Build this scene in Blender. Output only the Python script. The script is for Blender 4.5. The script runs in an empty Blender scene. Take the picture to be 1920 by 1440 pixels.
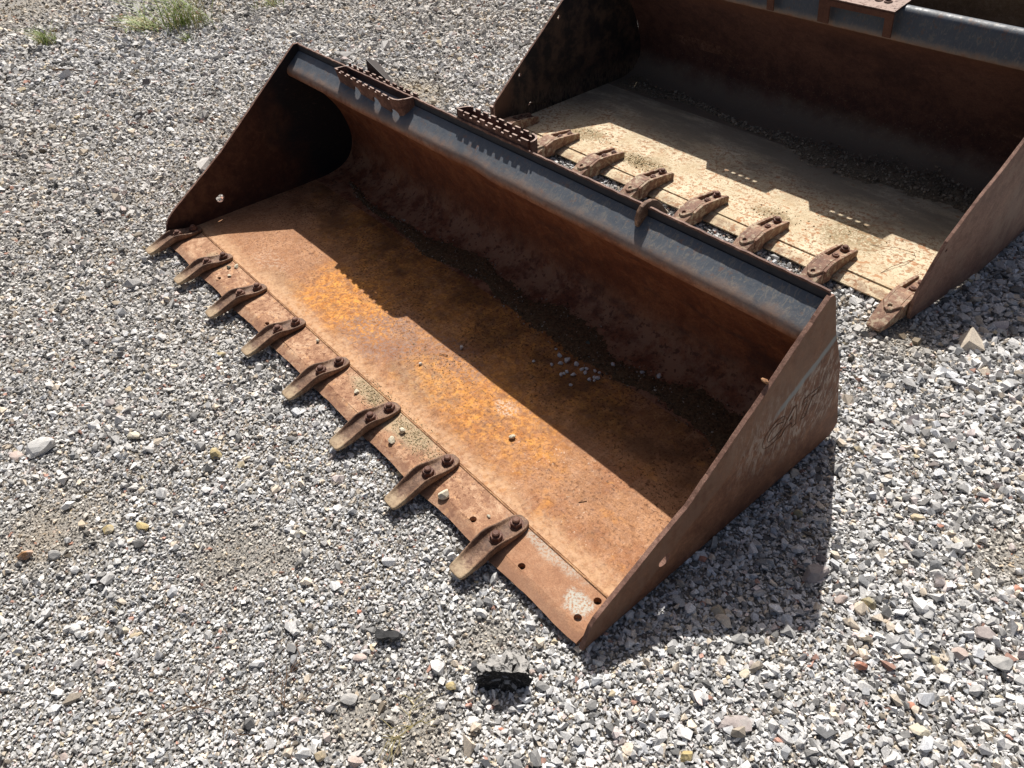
import bpy, bmesh, math, random
import numpy as np
from mathutils import Vector, Matrix

D = bpy.data
SC = bpy.context.scene
COL = SC.collection
rnd = random.Random(7)

# ---------------------------------------------------------------- camera
CAM_POS = Vector((3.0125, -0.6099, 1.5642))
CAM_ROT = Matrix(((0.64968485, -0.48724448, 0.58352585),
                  (0.75867745, 0.46418744, -0.45709796),
                  (-0.04814692, 0.73967752, 0.67123695)))
cam = D.cameras.new('camera')
cam.sensor_width = 36.0
cam.lens = 1418.42 / 1920 * 36.0
cam.clip_start = 0.05
cam.clip_end = 300
cam_o = D.objects.new('camera', cam)
cam_o.matrix_world = Matrix.Translation(CAM_POS) @ CAM_ROT.to_4x4()
COL.objects.link(cam_o)
SC.camera = cam_o

# ---------------------------------------------------------------- sky, sun, exposure
SUN_DIR = Vector((0.5412, -0.5570, -1.0)).normalized()      # the way the light travels
ELEV = math.asin(-SUN_DIR.z)
AZ = math.atan2(-SUN_DIR.x, -SUN_DIR.y)
W = D.worlds.new('World')
SC.world = W
W.use_nodes = True
wn = W.node_tree.nodes
sky = wn.new('ShaderNodeTexSky')
sky.sky_type = 'NISHITA'
sky.sun_disc = False
sky.sun_elevation = ELEV
sky.sun_rotation = AZ
sky.air_density = 0.7
sky.dust_density = 5.0
sky.ozone_density = 0.6
bg = wn['Background']
bg.inputs['Strength'].default_value = 0.06
W.node_tree.links.new(sky.outputs[0], bg.inputs[0])

sun = D.lights.new('sun', 'SUN')
sun.energy = 4.9
sun.angle = math.radians(0.5)
sun.color = (1.0, 0.962, 0.91)
sun_o = D.objects.new('sun', sun)
sun_o.rotation_euler = SUN_DIR.to_track_quat('-Z', 'Y').to_euler()
sun_o.location = (-3, 3, 6)
COL.objects.link(sun_o)

SC.view_settings.view_transform = 'Standard'
SC.view_settings.look = 'None'
SC.view_settings.exposure = 0.30
SC.view_settings.gamma = 1.0
SC.cycles.max_bounces = 8


# ---------------------------------------------------------------- node helpers
class NT:
    def __init__(s, name):
        s.m = D.materials.new(name)
        s.m.use_nodes = True
        s.t = s.m.node_tree
        s.b = s.t.nodes['Principled BSDF']
        s._p = None
        s._xyz = None

    def put(s, sock, v):
        if isinstance(v, bpy.types.NodeSocket):
            s.t.links.new(v, sock)
        elif isinstance(v, (tuple, list)) and len(v) == 3 and sock.type == 'RGBA':
            sock.default_value = (*v, 1)
        else:
            sock.default_value = v

    def P(s):
        if s._p is None:
            s._p = s.t.nodes.new('ShaderNodeTexCoord').outputs['Object']
        return s._p

    def world(s):
        s._p = s.t.nodes.new('ShaderNodeNewGeometry').outputs['Position']
        return s

    def xyz(s):
        if s._xyz is None:
            n = s.t.nodes.new('ShaderNodeSeparateXYZ')
            s.put(n.inputs[0], s.P())
            s._xyz = (n.outputs[0], n.outputs[1], n.outputs[2])
        return s._xyz

    def math(s, op, a, b=0.0, c=0.0, clamp=False):
        n = s.t.nodes.new('ShaderNodeMath')
        n.operation = op
        n.use_clamp = clamp
        s.put(n.inputs[0], a)
        s.put(n.inputs[1], b)
        s.put(n.inputs[2], c)
        return n.outputs[0]

    def noise(s, scale, detail=5, rough=0.6, stretch=None, dist=0.0, off=None):
        v = s.P()
        if stretch or off:
            mp = s.t.nodes.new('ShaderNodeMapping')
            s.put(mp.inputs[0], v)
            if stretch:
                mp.inputs['Scale'].default_value = stretch
            if off:
                mp.inputs['Location'].default_value = off
            v = mp.outputs[0]
        n = s.t.nodes.new('ShaderNodeTexNoise')
        s.put(n.inputs['Vector'], v)
        n.inputs['Scale'].default_value = scale
        n.inputs['Detail'].default_value = detail
        n.inputs['Roughness'].default_value = rough
        n.inputs['Distortion'].default_value = dist
        return n.outputs[0]

    def voro(s, scale, feature='F1'):
        n = s.t.nodes.new('ShaderNodeTexVoronoi')
        n.feature = feature
        s.put(n.inputs['Vector'], s.P())
        n.inputs['Scale'].default_value = scale
        return n

    def ss(s, x, a, b, lo=0.0, hi=1.0):
        n = s.t.nodes.new('ShaderNodeMapRange')
        n.interpolation_type = 'SMOOTHSTEP'
        s.put(n.inputs[0], x)
        n.inputs[1].default_value = a
        n.inputs[2].default_value = b
        n.inputs[3].default_value = lo
        n.inputs[4].default_value = hi
        return n.outputs[0]

    def mix(s, f, a, b, mode='MIX'):
        n = s.t.nodes.new('ShaderNodeMix')
        n.data_type = 'RGBA'
        n.blend_type = mode
        s.put(n.inputs[0], f)
        s.put(n.inputs[6], a)
        s.put(n.inputs[7], b)
        return n.outputs[2]

    def ramp(s, f, stops):
        n = s.t.nodes.new('ShaderNodeValToRGB')
        e = n.color_ramp.elements
        while len(e) < len(stops):
            e.new(0.5)
        for el, (p, c) in zip(e, stops):
            el.position = p
            el.color = (*c, 1)
        s.put(n.inputs[0], f)
        return n.outputs[0]

    def attr(s, name):
        n = s.t.nodes.new('ShaderNodeAttribute')
        n.attribute_name = name
        return n.outputs['Color']

    def rand(s):
        return s.t.nodes.new('ShaderNodeObjectInfo').outputs['Random']

    def blob(s, cx, cy, rx, ry, wob=0.6, scale=9.0, a=1.25, b=0.55):
        """soft-edged irregular patch in x, y"""
        x, y, z = s.xyz()
        dx = s.math('MULTIPLY', s.math('SUBTRACT', x, cx), 1 / rx)
        dy = s.math('MULTIPLY', s.math('SUBTRACT', y, cy), 1 / ry)
        r = s.math('SQRT', s.math('ADD', s.math('MULTIPLY', dx, dx), s.math('MULTIPLY', dy, dy)))
        n = s.math('SUBTRACT', s.noise(scale, 6, 0.65), 0.5)
        r = s.math('ADD', r, s.math('MULTIPLY', n, wob * 2.4))
        return s.ss(r, a, b)

    def bump(s, h, strength=0.4, dist=0.002, prev=None):
        n = s.t.nodes.new('ShaderNodeBump')
        n.inputs['Strength'].default_value = strength
        n.inputs['Distance'].default_value = dist
        s.put(n.inputs['Height'], h)
        if prev is not None:
            s.put(n.inputs['Normal'], prev)
        return n.outputs[0]

    def done(s, col, rough=0.8, normal=None, spec=0.3, metal=0.0):
        s.put(s.b.inputs['Base Color'], col)
        s.put(s.b.inputs['Roughness'], rough)
        s.b.inputs['Specular IOR Level'].default_value = spec
        s.b.inputs['Metallic'].default_value = metal
        if normal is not None:
            s.put(s.b.inputs['Normal'], normal)
        return s.m


def rust_base(t, stops, scale=1.0, grain=0.35):
    """layered rust: large clouds, fine mottling, grain"""
    a = t.noise(4.5 * scale, 7, 0.66)
    b = t.noise(26 * scale, 6, 0.68, dist=0.6)
    c = t.noise(170 * scale, 4, 0.7)
    f = t.math('ADD', t.math('MULTIPLY', a, 0.5), t.math('MULTIPLY', b, 0.5))
    f = t.ss(f, 0.33, 0.67)
    col = t.ramp(f, stops)
    g = t.ss(c, 0.3, 0.7, 1 - grain, 1 + grain)
    n = t.t.nodes.new('ShaderNodeVectorMath')
    n.operation = 'SCALE'
    t.put(n.inputs[0], col)
    t.put(n.inputs['Scale'], g)
    return n.outputs[0]


def speck(t, col, dark, scale=120, thr=0.58, amount=0.85, mod=None, soft=0.05, stretch=None):
    s = t.ss(t.noise(scale, 3, 0.55, stretch=stretch), thr, thr + soft)
    s = t.math('MULTIPLY', s, amount)
    if mod is not None:
        s = t.math('MULTIPLY', s, mod)
    return t.mix(s, col, dark)


def rust_bump(t, strength=0.35, s1=190, s2=40):
    h = t.math('ADD', t.noise(s1, 4, 0.65), t.math('MULTIPLY', t.noise(s2, 4, 0.6), 1.2))
    return t.bump(h, strength, 0.002)


# ---------------------------------------------------------------- materials
def mat_floor_a():
    t = NT('rusty_floor_steel')
    x, y, z = t.xyz()
    col = rust_base(t, [(0.0, (0.165, 0.073, 0.032)), (0.45, (0.335, 0.155, 0.068)), (1.0, (0.500, 0.270, 0.135))])
    # smooth tan brown at the left third, red brown at the right end
    left = t.blob(0.25, 0.28, 0.52, 0.42, 0.35, 5)
    col = t.mix(t.math('MULTIPLY', left, 0.75), col, rust_base(t, [(0, (0.29, 0.135, 0.066)), (1, (0.50, 0.272, 0.150))], 1.3))
    right = t.blob(2.25, 0.28, 0.62, 0.36, 0.35, 5)
    col = t.mix(t.math('MULTIPLY', right, 0.7), col, rust_base(t, [(0, (0.27, 0.128, 0.062)), (1, (0.46, 0.240, 0.125))], 1.4))
    # broad red-brown and grey-tan clouds
    rb = t.math('MULTIPLY', t.ss(t.noise(5.5, 5, 0.62, off=(3.1, 0, 0)), 0.50, 0.60), t.ss(x, 0.6, 0.9, 0.2, 0.75))
    col = t.mix(rb, col, rust_base(t, [(0, (0.235, 0.092, 0.040)), (1, (0.400, 0.185, 0.088))], 2.0))
    gt = t.blob(1.45, 0.27, 0.15, 0.09, 0.7, 10)
    gt = t.math('MAXIMUM', gt, t.math('MULTIPLY', t.blob(0.66, 0.20, 0.16, 0.05, 0.6, 9), 0.7))
    col = t.mix(t.math('MULTIPLY', gt, 0.6), col, (0.36, 0.245, 0.140))
    # bright orange fresh rust
    o1 = t.blob(0.92, 0.33, 0.27, 0.17, 0.65, 6)
    o2 = t.blob(1.66, 0.34, 0.32, 0.17, 0.75, 8)
    o3 = t.blob(1.15, 0.64, 0.95, 0.24, 0.75, 5)
    o4 = t.ss(t.noise(9, 6, 0.7, off=(0, 2.2, 0)), 0.55, 0.66, 0.0, 0.40)
    org = t.mix(t.ss(t.noise(34, 6, 0.75), 0.35, 0.65), (0.42, 0.150, 0.030), (0.80, 0.360, 0.070))
    om = t.math('MAXIMUM', t.math('MULTIPLY', o1, 0.95), t.math('MAXIMUM', t.math('MULTIPLY', o2, 0.72), t.math('MULTIPLY', o3, 0.68)))
    om = t.math('MULTIPLY', om, t.ss(t.noise(24, 6, 0.75, dist=0.7), 0.36, 0.54, 0.15, 1.0))
    om = t.math('MAXIMUM', om, t.math('MULTIPLY', o4, t.ss(x, 0.6, 0.9, 0.1, 1.0)))
    col = t.mix(om, col, org)
    mt = t.ss(t.noise(42, 7, 0.78, dist=1.0), 0.49, 0.57)
    col = t.mix(t.math('MULTIPLY', mt, t.math('MULTIPLY', t.ss(x, 0.45, 0.8, 0.2, 0.60), t.ss(x, 2.15, 1.75, 0.35, 1.0))), col, (0.225, 0.096, 0.042))
    sl = t.ss(t.noise(30, 4, 0.65, stretch=(2.6, 0.12, 1)), 0.56, 0.66)
    col = t.mix(t.math('MULTIPLY', sl, 0.16), col, (0.56, 0.37, 0.23))
    sd = t.ss(t.noise(26, 4, 0.65, stretch=(3.2, 0.10, 1), off=(1.7, 0, 0)), 0.58, 0.66)
    col = t.mix(t.math('MULTIPLY', sd, 0.22), col, (0.155, 0.066, 0.032))
    mt2 = t.ss(t.noise(17, 6, 0.75, dist=0.5), 0.52, 0.66)
    col = t.mix(t.math('MULTIPLY', mt2, 0.45), col, (0.260, 0.130, 0.062))
    # purple-grey mill scale patch
    pm = t.math('MAXIMUM', t.blob(1.17, 0.30, 0.19, 0.13, 0.7, 11), t.math('MULTIPLY', t.blob(1.38, 0.40, 0.22, 0.07, 0.9, 9), 0.7))
    pm = t.math('MULTIPLY', pm, t.ss(t.noise(75, 6, 0.8), 0.47, 0.55))
    col = t.mix(t.math('MULTIPLY', pm, 0.75), col, (0.275, 0.185, 0.150))
    # dark pitting, thicker towards the back
    dm = t.math('MULTIPLY', t.ss(y, 0.22, 0.45, 0.55, 1.0), t.ss(t.noise(6, 4, 0.6), 0.34, 0.6, 0.25, 1.0))
    col = speck(t, col, (0.075, 0.030, 0.012), 115, 0.555, 0.85, dm, 0.06)
    col = speck(t, col, (0.11, 0.042, 0.018), 38, 0.60, 0.6, dm, 0.08)
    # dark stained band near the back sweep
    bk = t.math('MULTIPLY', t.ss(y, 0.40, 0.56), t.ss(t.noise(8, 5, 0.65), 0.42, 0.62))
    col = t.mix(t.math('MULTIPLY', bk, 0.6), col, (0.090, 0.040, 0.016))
    # pale tan dusty strip beside the seam and pale scratches at the right
    n = t.math('MULTIPLY', t.math('SUBTRACT', t.noise(14, 5, 0.7), 0.5), 0.12)
    sm = t.ss(t.math('ADD', y, n), 0.215, 0.150)
    sm = t.math('MULTIPLY', sm, t.ss(t.noise(60, 4, 0.7), 0.35, 0.6, 0.15, 0.7))
    col = t.mix(sm, col, (0.60, 0.380, 0.220))
    ps = t.math('MULTIPLY', t.blob(2.05, 0.27, 0.42, 0.18, 0.8, 8), t.math('MULTIPLY', t.ss(t.noise(85, 5, 0.75), 0.58, 0.66), t.ss(t.noise(9, 4, 0.6), 0.48, 0.6)))
    ps = t.math('MAXIMUM', ps, t.math('MULTIPLY', t.math('MULTIPLY', t.blob(0.46, 0.24, 0.10, 0.05, 0.9, 22), t.ss(t.noise(70, 5, 0.75), 0.50, 0.58)), 0.5))
    ps = t.math('MAXIMUM', ps, t.math('MULTIPLY', t.blob(1.72, 0.375, 0.05, 0.03, 0.9, 30), t.ss(t.noise(120, 4, 0.7), 0.48, 0.54)))
    col = t.mix(t.math('MULTIPLY', ps, 0.62), col, (0.70, 0.55, 0.42))
    return t.done(col, t.ss(t.noise(50), 0.3, 0.7, 0.62, 0.9), rust_bump(t, 0.38), 0.25)


def mat_edge_a():
    t = NT('pale_rust_cutting_edge')
    x, y, z = t.xyz()
    col = rust_base(t, [(0.0, (0.225, 0.112, 0.064)), (0.5, (0.385, 0.212, 0.122)), (1.0, (0.600, 0.400, 0.255))], 1.8, 0.32)
    rt = t.ss(x, 1.95, 2.15)
    col = t.mix(t.math('MULTIPLY', rt, 0.75), col, rust_base(t, [(0, (0.265, 0.125, 0.068)), (1, (0.410, 0.215, 0.118))], 1.5, 0.25))
    mid = t.math('MULTIPLY', t.ss(x, 0.2, 0.4), t.ss(x, 2.05, 1.9))
    col = speck(t, col, (0.155, 0.062, 0.034), 75, 0.565, 0.75, mid, 0.07)
    col = speck(t, col, (0.210, 0.095, 0.055), 21, 0.56, 0.6, mid, 0.09)
    col = speck(t, col, (0.60, 0.33, 0.16), 46, 0.60, 0.6, mid, 0.07)
    # worn darker bevel
    n = t.math('MULTIPLY', t.math('SUBTRACT', t.noise(20, 4), 0.5), 0.03)
    col = t.mix(t.ss(t.math('ADD', y, n), 0.032, 0.018, 0.0, 0.45), col, (0.205, 0.112, 0.074))
    # remains of grey paint near the last holes
    gp = t.blob(2.335, 0.075, 0.040, 0.030, 0.9, 30)
    gp = t.math('MAXIMUM', gp, t.math('MULTIPLY', t.blob(2.16, 0.125, 0.14, 0.022, 0.9, 25), 0.6))
    gp = t.math('MULTIPLY', gp, t.ss(t.noise(150, 4, 0.75), 0.42, 0.52))
    col = t.mix(t.math('MULTIPLY', gp, 0.85), col, (0.47, 0.48, 0.42))
    # sandy silt
    sd = t.math('MAXIMUM', t.blob(1.38, 0.115, 0.10, 0.035, 0.8, 20), t.blob(1.60, 0.105, 0.13, 0.05, 0.8, 18))
    sd = t.math('MAXIMUM', sd, t.math('MULTIPLY', t.blob(0.31, 0.09, 0.08, 0.03, 0.8, 24), 0.7))
    sd = t.math('MULTIPLY', sd, t.ss(t.noise(110, 5, 0.8), 0.34, 0.50))
    col = t.mix(t.math('MULTIPLY', sd, 0.85), col, (0.42, 0.33, 0.21))
    return t.done(col, 0.8, rust_bump(t, 0.4), 0.25)


def mat_back_a():
    t = NT('dark_red_rust_back')
    x, y, z = t.xyz()
    col = rust_base(t, [(0.0, (0.120, 0.040, 0.021)), (0.5, (0.190, 0.066, 0.031)), (1.0, (0.285, 0.115, 0.052))], 1.0, 0.25)
    blk = t.math('MULTIPLY', t.ss(t.noise(7, 6, 0.7, stretch=(0.5, 1, 1.6)), 0.52, 0.64), t.ss(x, 0.7, 2.1, 0.12, 0.6))
    col = t.mix(blk, col, (0.046, 0.030, 0.028))
    tan = t.math('MULTIPLY', t.ss(z, 0.16, 0.03), t.ss(t.noise(12, 6, 0.7), 0.40, 0.6))
    col = t.mix(t.math('MULTIPLY', tan, 0.85), col, (0.38, 0.20, 0.11))
    sp = t.math('MULTIPLY', t.ss(z, 0.13, 0.05), 1.0)
    col = speck(t, col, (0.10, 0.035, 0.018), 55, 0.57, 0.8, sp, 0.06)
    col = speck(t, col, (0.30, 0.20, 0.15), 130, 0.68, 0.35, None, 0.04)
    return t.done(col, t.ss(t.noise(30), 0.3, 0.7, 0.58, 0.85), rust_bump(t, 0.3), 0.3)


def mat_rail(name, tint=1.0, z0=0.483, z1=0.515, k=1.0):
    t = NT(name)
    x, y, z = t.xyz()
    paint = t.mix(t.noise(14, 5, 0.7), (0.055, 0.068, 0.088), (0.100, 0.116, 0.138))
    dust = t.ss(t.noise(60, 5, 0.75, stretch=(1.2, 0.55, 0.55), dist=1.5), 0.52, 0.60)
    dm = t.math('MULTIPLY', dust, t.ss(x, 0.9, 2.0, 0.22, 0.75))
    paint = t.mix(t.math('MULTIPLY', dm, 0.65), paint, (0.235, 0.205, 0.160))
    edgy = t.ss(t.noise(33, 7, 0.8), 0.585, 0.60)
    paint = t.mix(t.math('MULTIPLY', edgy, 0.55), paint, (0.150, 0.088, 0.062))
    scr = t.ss(t.noise(90, 3, 0.6, stretch=(3.0, 0.35, 0.35)), 0.60, 0.66)
    paint = t.mix(t.math('MULTIPLY', scr, 0.3), paint, (0.20, 0.19, 0.18))
    rb = t.math('MULTIPLY', t.ss(t.noise(22, 5, 0.7), 0.60, 0.68), 0.7)
    paint = t.mix(rb, paint, (0.17, 0.085, 0.055))
    rust = rust_base(t, [(0, (0.125, 0.048, 0.028)), (0.5, (0.215, 0.092, 0.050)), (1, (0.33, 0.17, 0.10))], 1.4, 0.25)
    n = t.math('MULTIPLY', t.math('SUBTRACT', t.noise(18, 6, 0.75), 0.5), 0.05)
    f = t.ss(t.math('ADD', z, n), z0, z1)
    col = t.mix(f, rust, paint)
    pale = t.math('MULTIPLY', t.ss(t.math('ADD', z, n), z0 - 0.006, z0 + 0.013), t.ss(t.math('ADD', z, n), z0 + 0.040, z0 + 0.012))
    col = t.mix(t.math('MULTIPLY', pale, 0.42), col, (0.30, 0.235, 0.18))
    return t.done(col, t.ss(t.noise(40), 0.3, 0.7, 0.42, 0.66), rust_bump(t, 0.22), 0.45)


def mat_rim():
    t = NT('rust_edge_steel').world()
    col = rust_base(t, [(0, (0.055, 0.028, 0.022)), (0.5, (0.110, 0.053, 0.038)), (1, (0.23, 0.128, 0.092))], 2.0, 0.35)
    g = t.t.nodes.new('ShaderNodeNewGeometry')
    sx = t.t.nodes.new('ShaderNodeSeparateXYZ')
    t.put(sx.inputs[0], g.outputs['True Normal'])
    worn = t.math('MULTIPLY', t.ss(sx.outputs[2], 0.75, 0.95), t.ss(t.noise(70, 4, 0.7), 0.35, 0.5))
    col = t.mix(t.math('MULTIPLY', worn, 0.8), col, (0.46, 0.345, 0.29))
    return t.done(col, 0.75, rust_bump(t, 0.5, 160, 60), 0.3)


def mat_edge_steel():
    t = NT('plate_edge_rust').world()
    col = rust_base(t, [(0, (0.120, 0.062, 0.044)), (0.5, (0.200, 0.108, 0.078)), (1, (0.310, 0.185, 0.135))], 2.0, 0.3)
    return t.done(col, 0.75, rust_bump(t, 0.5, 160, 60), 0.3)


def mat_rim_paint():
    t = NT('rim_paint_and_rust')
    x, y, z = t.xyz()
    rust = rust_base(t, [(0, (0.075, 0.035, 0.026)), (0.5, (0.155, 0.076, 0.052)), (1, (0.33, 0.20, 0.145))], 2.4, 0.35)
    paint = t.mix(t.noise(30, 5, 0.7), (0.016, 0.019, 0.027), (0.042, 0.040, 0.046))
    f = t.ss(t.math('ADD', z, t.math('MULTIPLY', t.math('SUBTRACT', t.noise(45, 5, 0.75), 0.5), 0.010)), 0.5665, 0.5715)
    col = t.mix(f, paint, rust)
    return t.done(col, 0.65, rust_bump(t, 0.4, 160, 60), 0.35)


def mat_side_out():
    t = NT('side_plate_rust')
    x, y, z = t.xyz()
    col = rust_base(t, [(0.0, (0.105, 0.042, 0.022)), (0.5, (0.170, 0.072, 0.037)), (1.0, (0.250, 0.122, 0.066))], 1.0, 0.25)
    # scratched remains of pale paint over the upper rear of the plate
    st = t.ss(t.noise(46, 5, 0.75, stretch=(1, 1.5, 0.42), dist=0.8), 0.46, 0.60)
    dx = t.math('MULTIPLY', t.math('SUBTRACT', y, 0.78), 1 / 0.34)
    dz = t.math('MULTIPLY', t.math('SUBTRACT', z, 0.24), 1 / 0.16)
    r = t.math('SQRT', t.math('ADD', t.math('MULTIPLY', dx, dx), t.math('MULTIPLY', dz, dz)))
    r = t.math('ADD', r, t.math('MULTIPLY', t.math('SUBTRACT', t.noise(7, 5, 0.7), 0.5), 1.3))
    pm = t.math('MULTIPLY', t.ss(r, 1.15, 0.5), st)
    col = t.mix(t.math('MULTIPLY', pm, 0.72), col, (0.43, 0.37, 0.31))
    # grey paint stripe under the crease
    cz = t.math('ADD', t.math('MULTIPLY', y, 0.655), -0.105)
    d = t.math('ADD', t.math('SUBTRACT', z, cz), t.math('MULTIPLY', t.math('SUBTRACT', t.noise(16, 5, 0.7), 0.5), 0.035))
    gs = t.math('MULTIPLY', t.ss(d, -0.034, -0.018), t.ss(d, 0.010, -0.004))
    gs = t.math('MULTIPLY', gs, t.ss(y, 0.60, 0.66))
    col = t.mix(t.math('MULTIPLY', gs, 0.85), col, (0.235, 0.265, 0.265))
    # lighter brown strip above the crease
    us = t.math('MULTIPLY', t.ss(d, -0.004, 0.01), t.ss(t.noise(30, 5, 0.7, stretch=(1, 1, 0.5)), 0.35, 0.6, 0.3, 0.85))
    col = t.mix(t.math('MULTIPLY', us, 0.8), col, (0.205, 0.122, 0.080))
    return t.done(col, 0.72, rust_bump(t, 0.3), 0.35)


def mat_side_in():
    t = NT('blackened_side_plate')
    x, y, z = t.xyz()
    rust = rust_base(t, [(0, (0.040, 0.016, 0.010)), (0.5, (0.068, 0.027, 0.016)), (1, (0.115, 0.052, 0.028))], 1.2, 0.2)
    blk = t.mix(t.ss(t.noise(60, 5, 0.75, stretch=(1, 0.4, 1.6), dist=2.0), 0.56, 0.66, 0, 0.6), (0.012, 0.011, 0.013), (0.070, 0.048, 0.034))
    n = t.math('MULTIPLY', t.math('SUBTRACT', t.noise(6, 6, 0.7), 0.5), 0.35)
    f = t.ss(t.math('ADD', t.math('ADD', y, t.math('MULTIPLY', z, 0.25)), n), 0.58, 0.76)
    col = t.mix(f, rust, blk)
    return t.done(col, 0.7, rust_bump(t, 0.3), 0.3)


def mat_tooth():
    t = NT('forged_tooth_rust').world()
    x, y, z = t.xyz()
    col = rust_base(t, [(0, (0.080, 0.042, 0.027)), (0.5, (0.165, 0.093, 0.057)), (1, (0.300, 0.188, 0.120))], 2.2, 0.35)
    col = speck(t, col, (0.085, 0.034, 0.022), 120, 0.57, 0.6, None, 0.06)
    tip = t.ss(t.math('ADD', y, t.math('MULTIPLY', t.math('SUBTRACT', t.noise(60, 5, 0.7), 0.5), 0.08)), -0.035, -0.075)
    tip = t.math('MULTIPLY', tip, t.ss(t.noise(80, 4, 0.7), 0.3, 0.55, 0.3, 0.85))
    col = t.mix(tip, col, (0.43, 0.325, 0.205))
    return t.done(col, 0.66, rust_bump(t, 0.5, 220, 90), 0.35)


def mat_nut():
    t = NT('dark_rust_bolt').world()
    col = rust_base(t, [(0, (0.075, 0.034, 0.024)), (0.5, (0.145, 0.068, 0.046)), (1, (0.24, 0.125, 0.080))], 3.0, 0.35)
    return t.done(col, 0.65, rust_bump(t, 0.5, 300, 120), 0.35)


def mat_weld():
    t = NT('weld_seam_rust').world()
    col = rust_base(t, [(0, (0.15, 0.070, 0.034)), (0.5, (0.30, 0.155, 0.078)), (1, (0.48, 0.29, 0.15))], 2.0, 0.3)
    return t.done(col, 0.75, rust_bump(t, 0.5, 240, 90), 0.25)


def mat_floor_b():
    t = NT('cream_dust_floor')
    x, y, z = t.xyz()
    col = t.mix(t.ss(t.noise(5, 6, 0.7), 0.3, 0.7), (0.560, 0.460, 0.305), (0.760, 0.660, 0.480))
    col = t.mix(t.ss(t.noise(180, 4, 0.7), 0.35, 0.7, 0, 0.35), col, (0.36, 0.285, 0.185))
    film = t.math('MULTIPLY', t.ss(t.noise(11, 6, 0.72), 0.46, 0.64), t.ss(y, 0.60, 0.40))
    col = t.mix(t.math('MULTIPLY', film, 0.45), col, (0.46, 0.315, 0.185))
    rm = t.math('MULTIPLY', t.ss(t.noise(5, 4, 0.6), 0.34, 0.56, 0.25, 1.0), t.ss(y, 0.62, 0.45, 0.25, 1.0))
    col = speck(t, col, (0.36, 0.175, 0.085), 52, 0.535, 0.75, rm, 0.05)
    col = speck(t, col, (0.215, 0.095, 0.050), 105, 0.575, 0.8, rm, 0.05)
    col = speck(t, col, (0.17, 0.115, 0.075), 170, 0.60, 0.6, None, 0.05)
    col = speck(t, col, (0.42, 0.20, 0.095), 26, 0.61, 0.7, t.ss(x, 0.9, 1.3, 0.1, 1.0), 0.04)
    mud = t.math('MAXIMUM', t.blob(1.43, 0.20, 0.09, 0.05, 0.8, 16), t.blob(1.72, 0.28, 0.14, 0.12, 0.8, 11))
    mud = t.math('MAXIMUM', mud, t.math('MAXIMUM', t.blob(0.37, 0.22, 0.10, 0.06, 0.8, 18), t.blob(0.76, 0.18, 0.14, 0.07, 0.8, 16)))
    mud = t.math('MULTIPLY', mud, t.ss(t.noise(120, 4, 0.75), 0.36, 0.54))
    col = t.mix(t.math('MULTIPLY', mud, 0.8), col, (0.255, 0.190, 0.105))
    # grey-brown dust towards the back, with the shade there painted into its tone
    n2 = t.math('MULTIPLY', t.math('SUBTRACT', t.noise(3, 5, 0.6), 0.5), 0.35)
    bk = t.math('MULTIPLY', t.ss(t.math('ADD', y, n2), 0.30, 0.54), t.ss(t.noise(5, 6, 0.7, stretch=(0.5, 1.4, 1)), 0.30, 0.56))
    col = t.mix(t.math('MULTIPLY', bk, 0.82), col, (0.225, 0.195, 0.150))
    lip = t.math('MULTIPLY', t.ss(y, 0.06, 0.02), t.ss(t.noise(9, 5, 0.7), 0.45, 0.6))
    col = t.mix(t.math('MULTIPLY', lip, 0.75), col, (0.25, 0.155, 0.105))
    return t.done(col, 0.92, rust_bump(t, 0.4), 0.15)


def mat_back_b(name='purple_brown_rust_back', olive=False):
    t = NT(name)
    x, y, z = t.xyz()
    col = rust_base(t, [(0, (0.052, 0.026, 0.024)), (0.5, (0.086, 0.041, 0.033)), (1, (0.125, 0.062, 0.046))], 0.9, 0.2)
    if olive:
        col = rust_base(t, [(0, (0.085, 0.068, 0.048)), (0.5, (0.120, 0.098, 0.072)), (1, (0.17, 0.145, 0.11))], 1.5, 0.3)
    red = t.math('MULTIPLY', t.ss(z, 0.44, 0.54), 0.0 if olive else 0.6)
    col = t.mix(red, col, rust_base(t, [(0, (0.11, 0.046, 0.030)), (1, (0.18, 0.080, 0.048))], 1.2, 0.2))
    d = t.math('ADD', z, t.math('MULTIPLY', t.math('SUBTRACT', t.noise(8, 6, 0.7), 0.5), 0.16))
    dust = t.math('MULTIPLY', t.ss(d, 0.14, 0.03), 0.85)
    col = t.mix(dust, col, (0.215, 0.172, 0.125))
    col = speck(t, col, (0.33, 0.27, 0.20), 120, 0.63, 0.4, t.ss(z, 0.35, 0.1), 0.05)
    return t.done(col, 0.75, rust_bump(t, 0.3), 0.28)


def mat_side_b():
    t = NT('brown_side_plate')
    x, y, z = t.xyz()
    col = rust_base(t, [(0, (0.130, 0.068, 0.050)), (0.5, (0.190, 0.102, 0.074)), (1, (0.27, 0.16, 0.115))], 1.2, 0.2)
    col = t.mix(t.math('MULTIPLY', t.ss(t.noise(9, 6, 0.7), 0.48, 0.62), 0.6), col, (0.25, 0.17, 0.125))
    col = speck(t, col, (0.36, 0.27, 0.20), 110, 0.64, 0.4)
    return t.done(col, 0.62, rust_bump(t, 0.25), 0.4)


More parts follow.
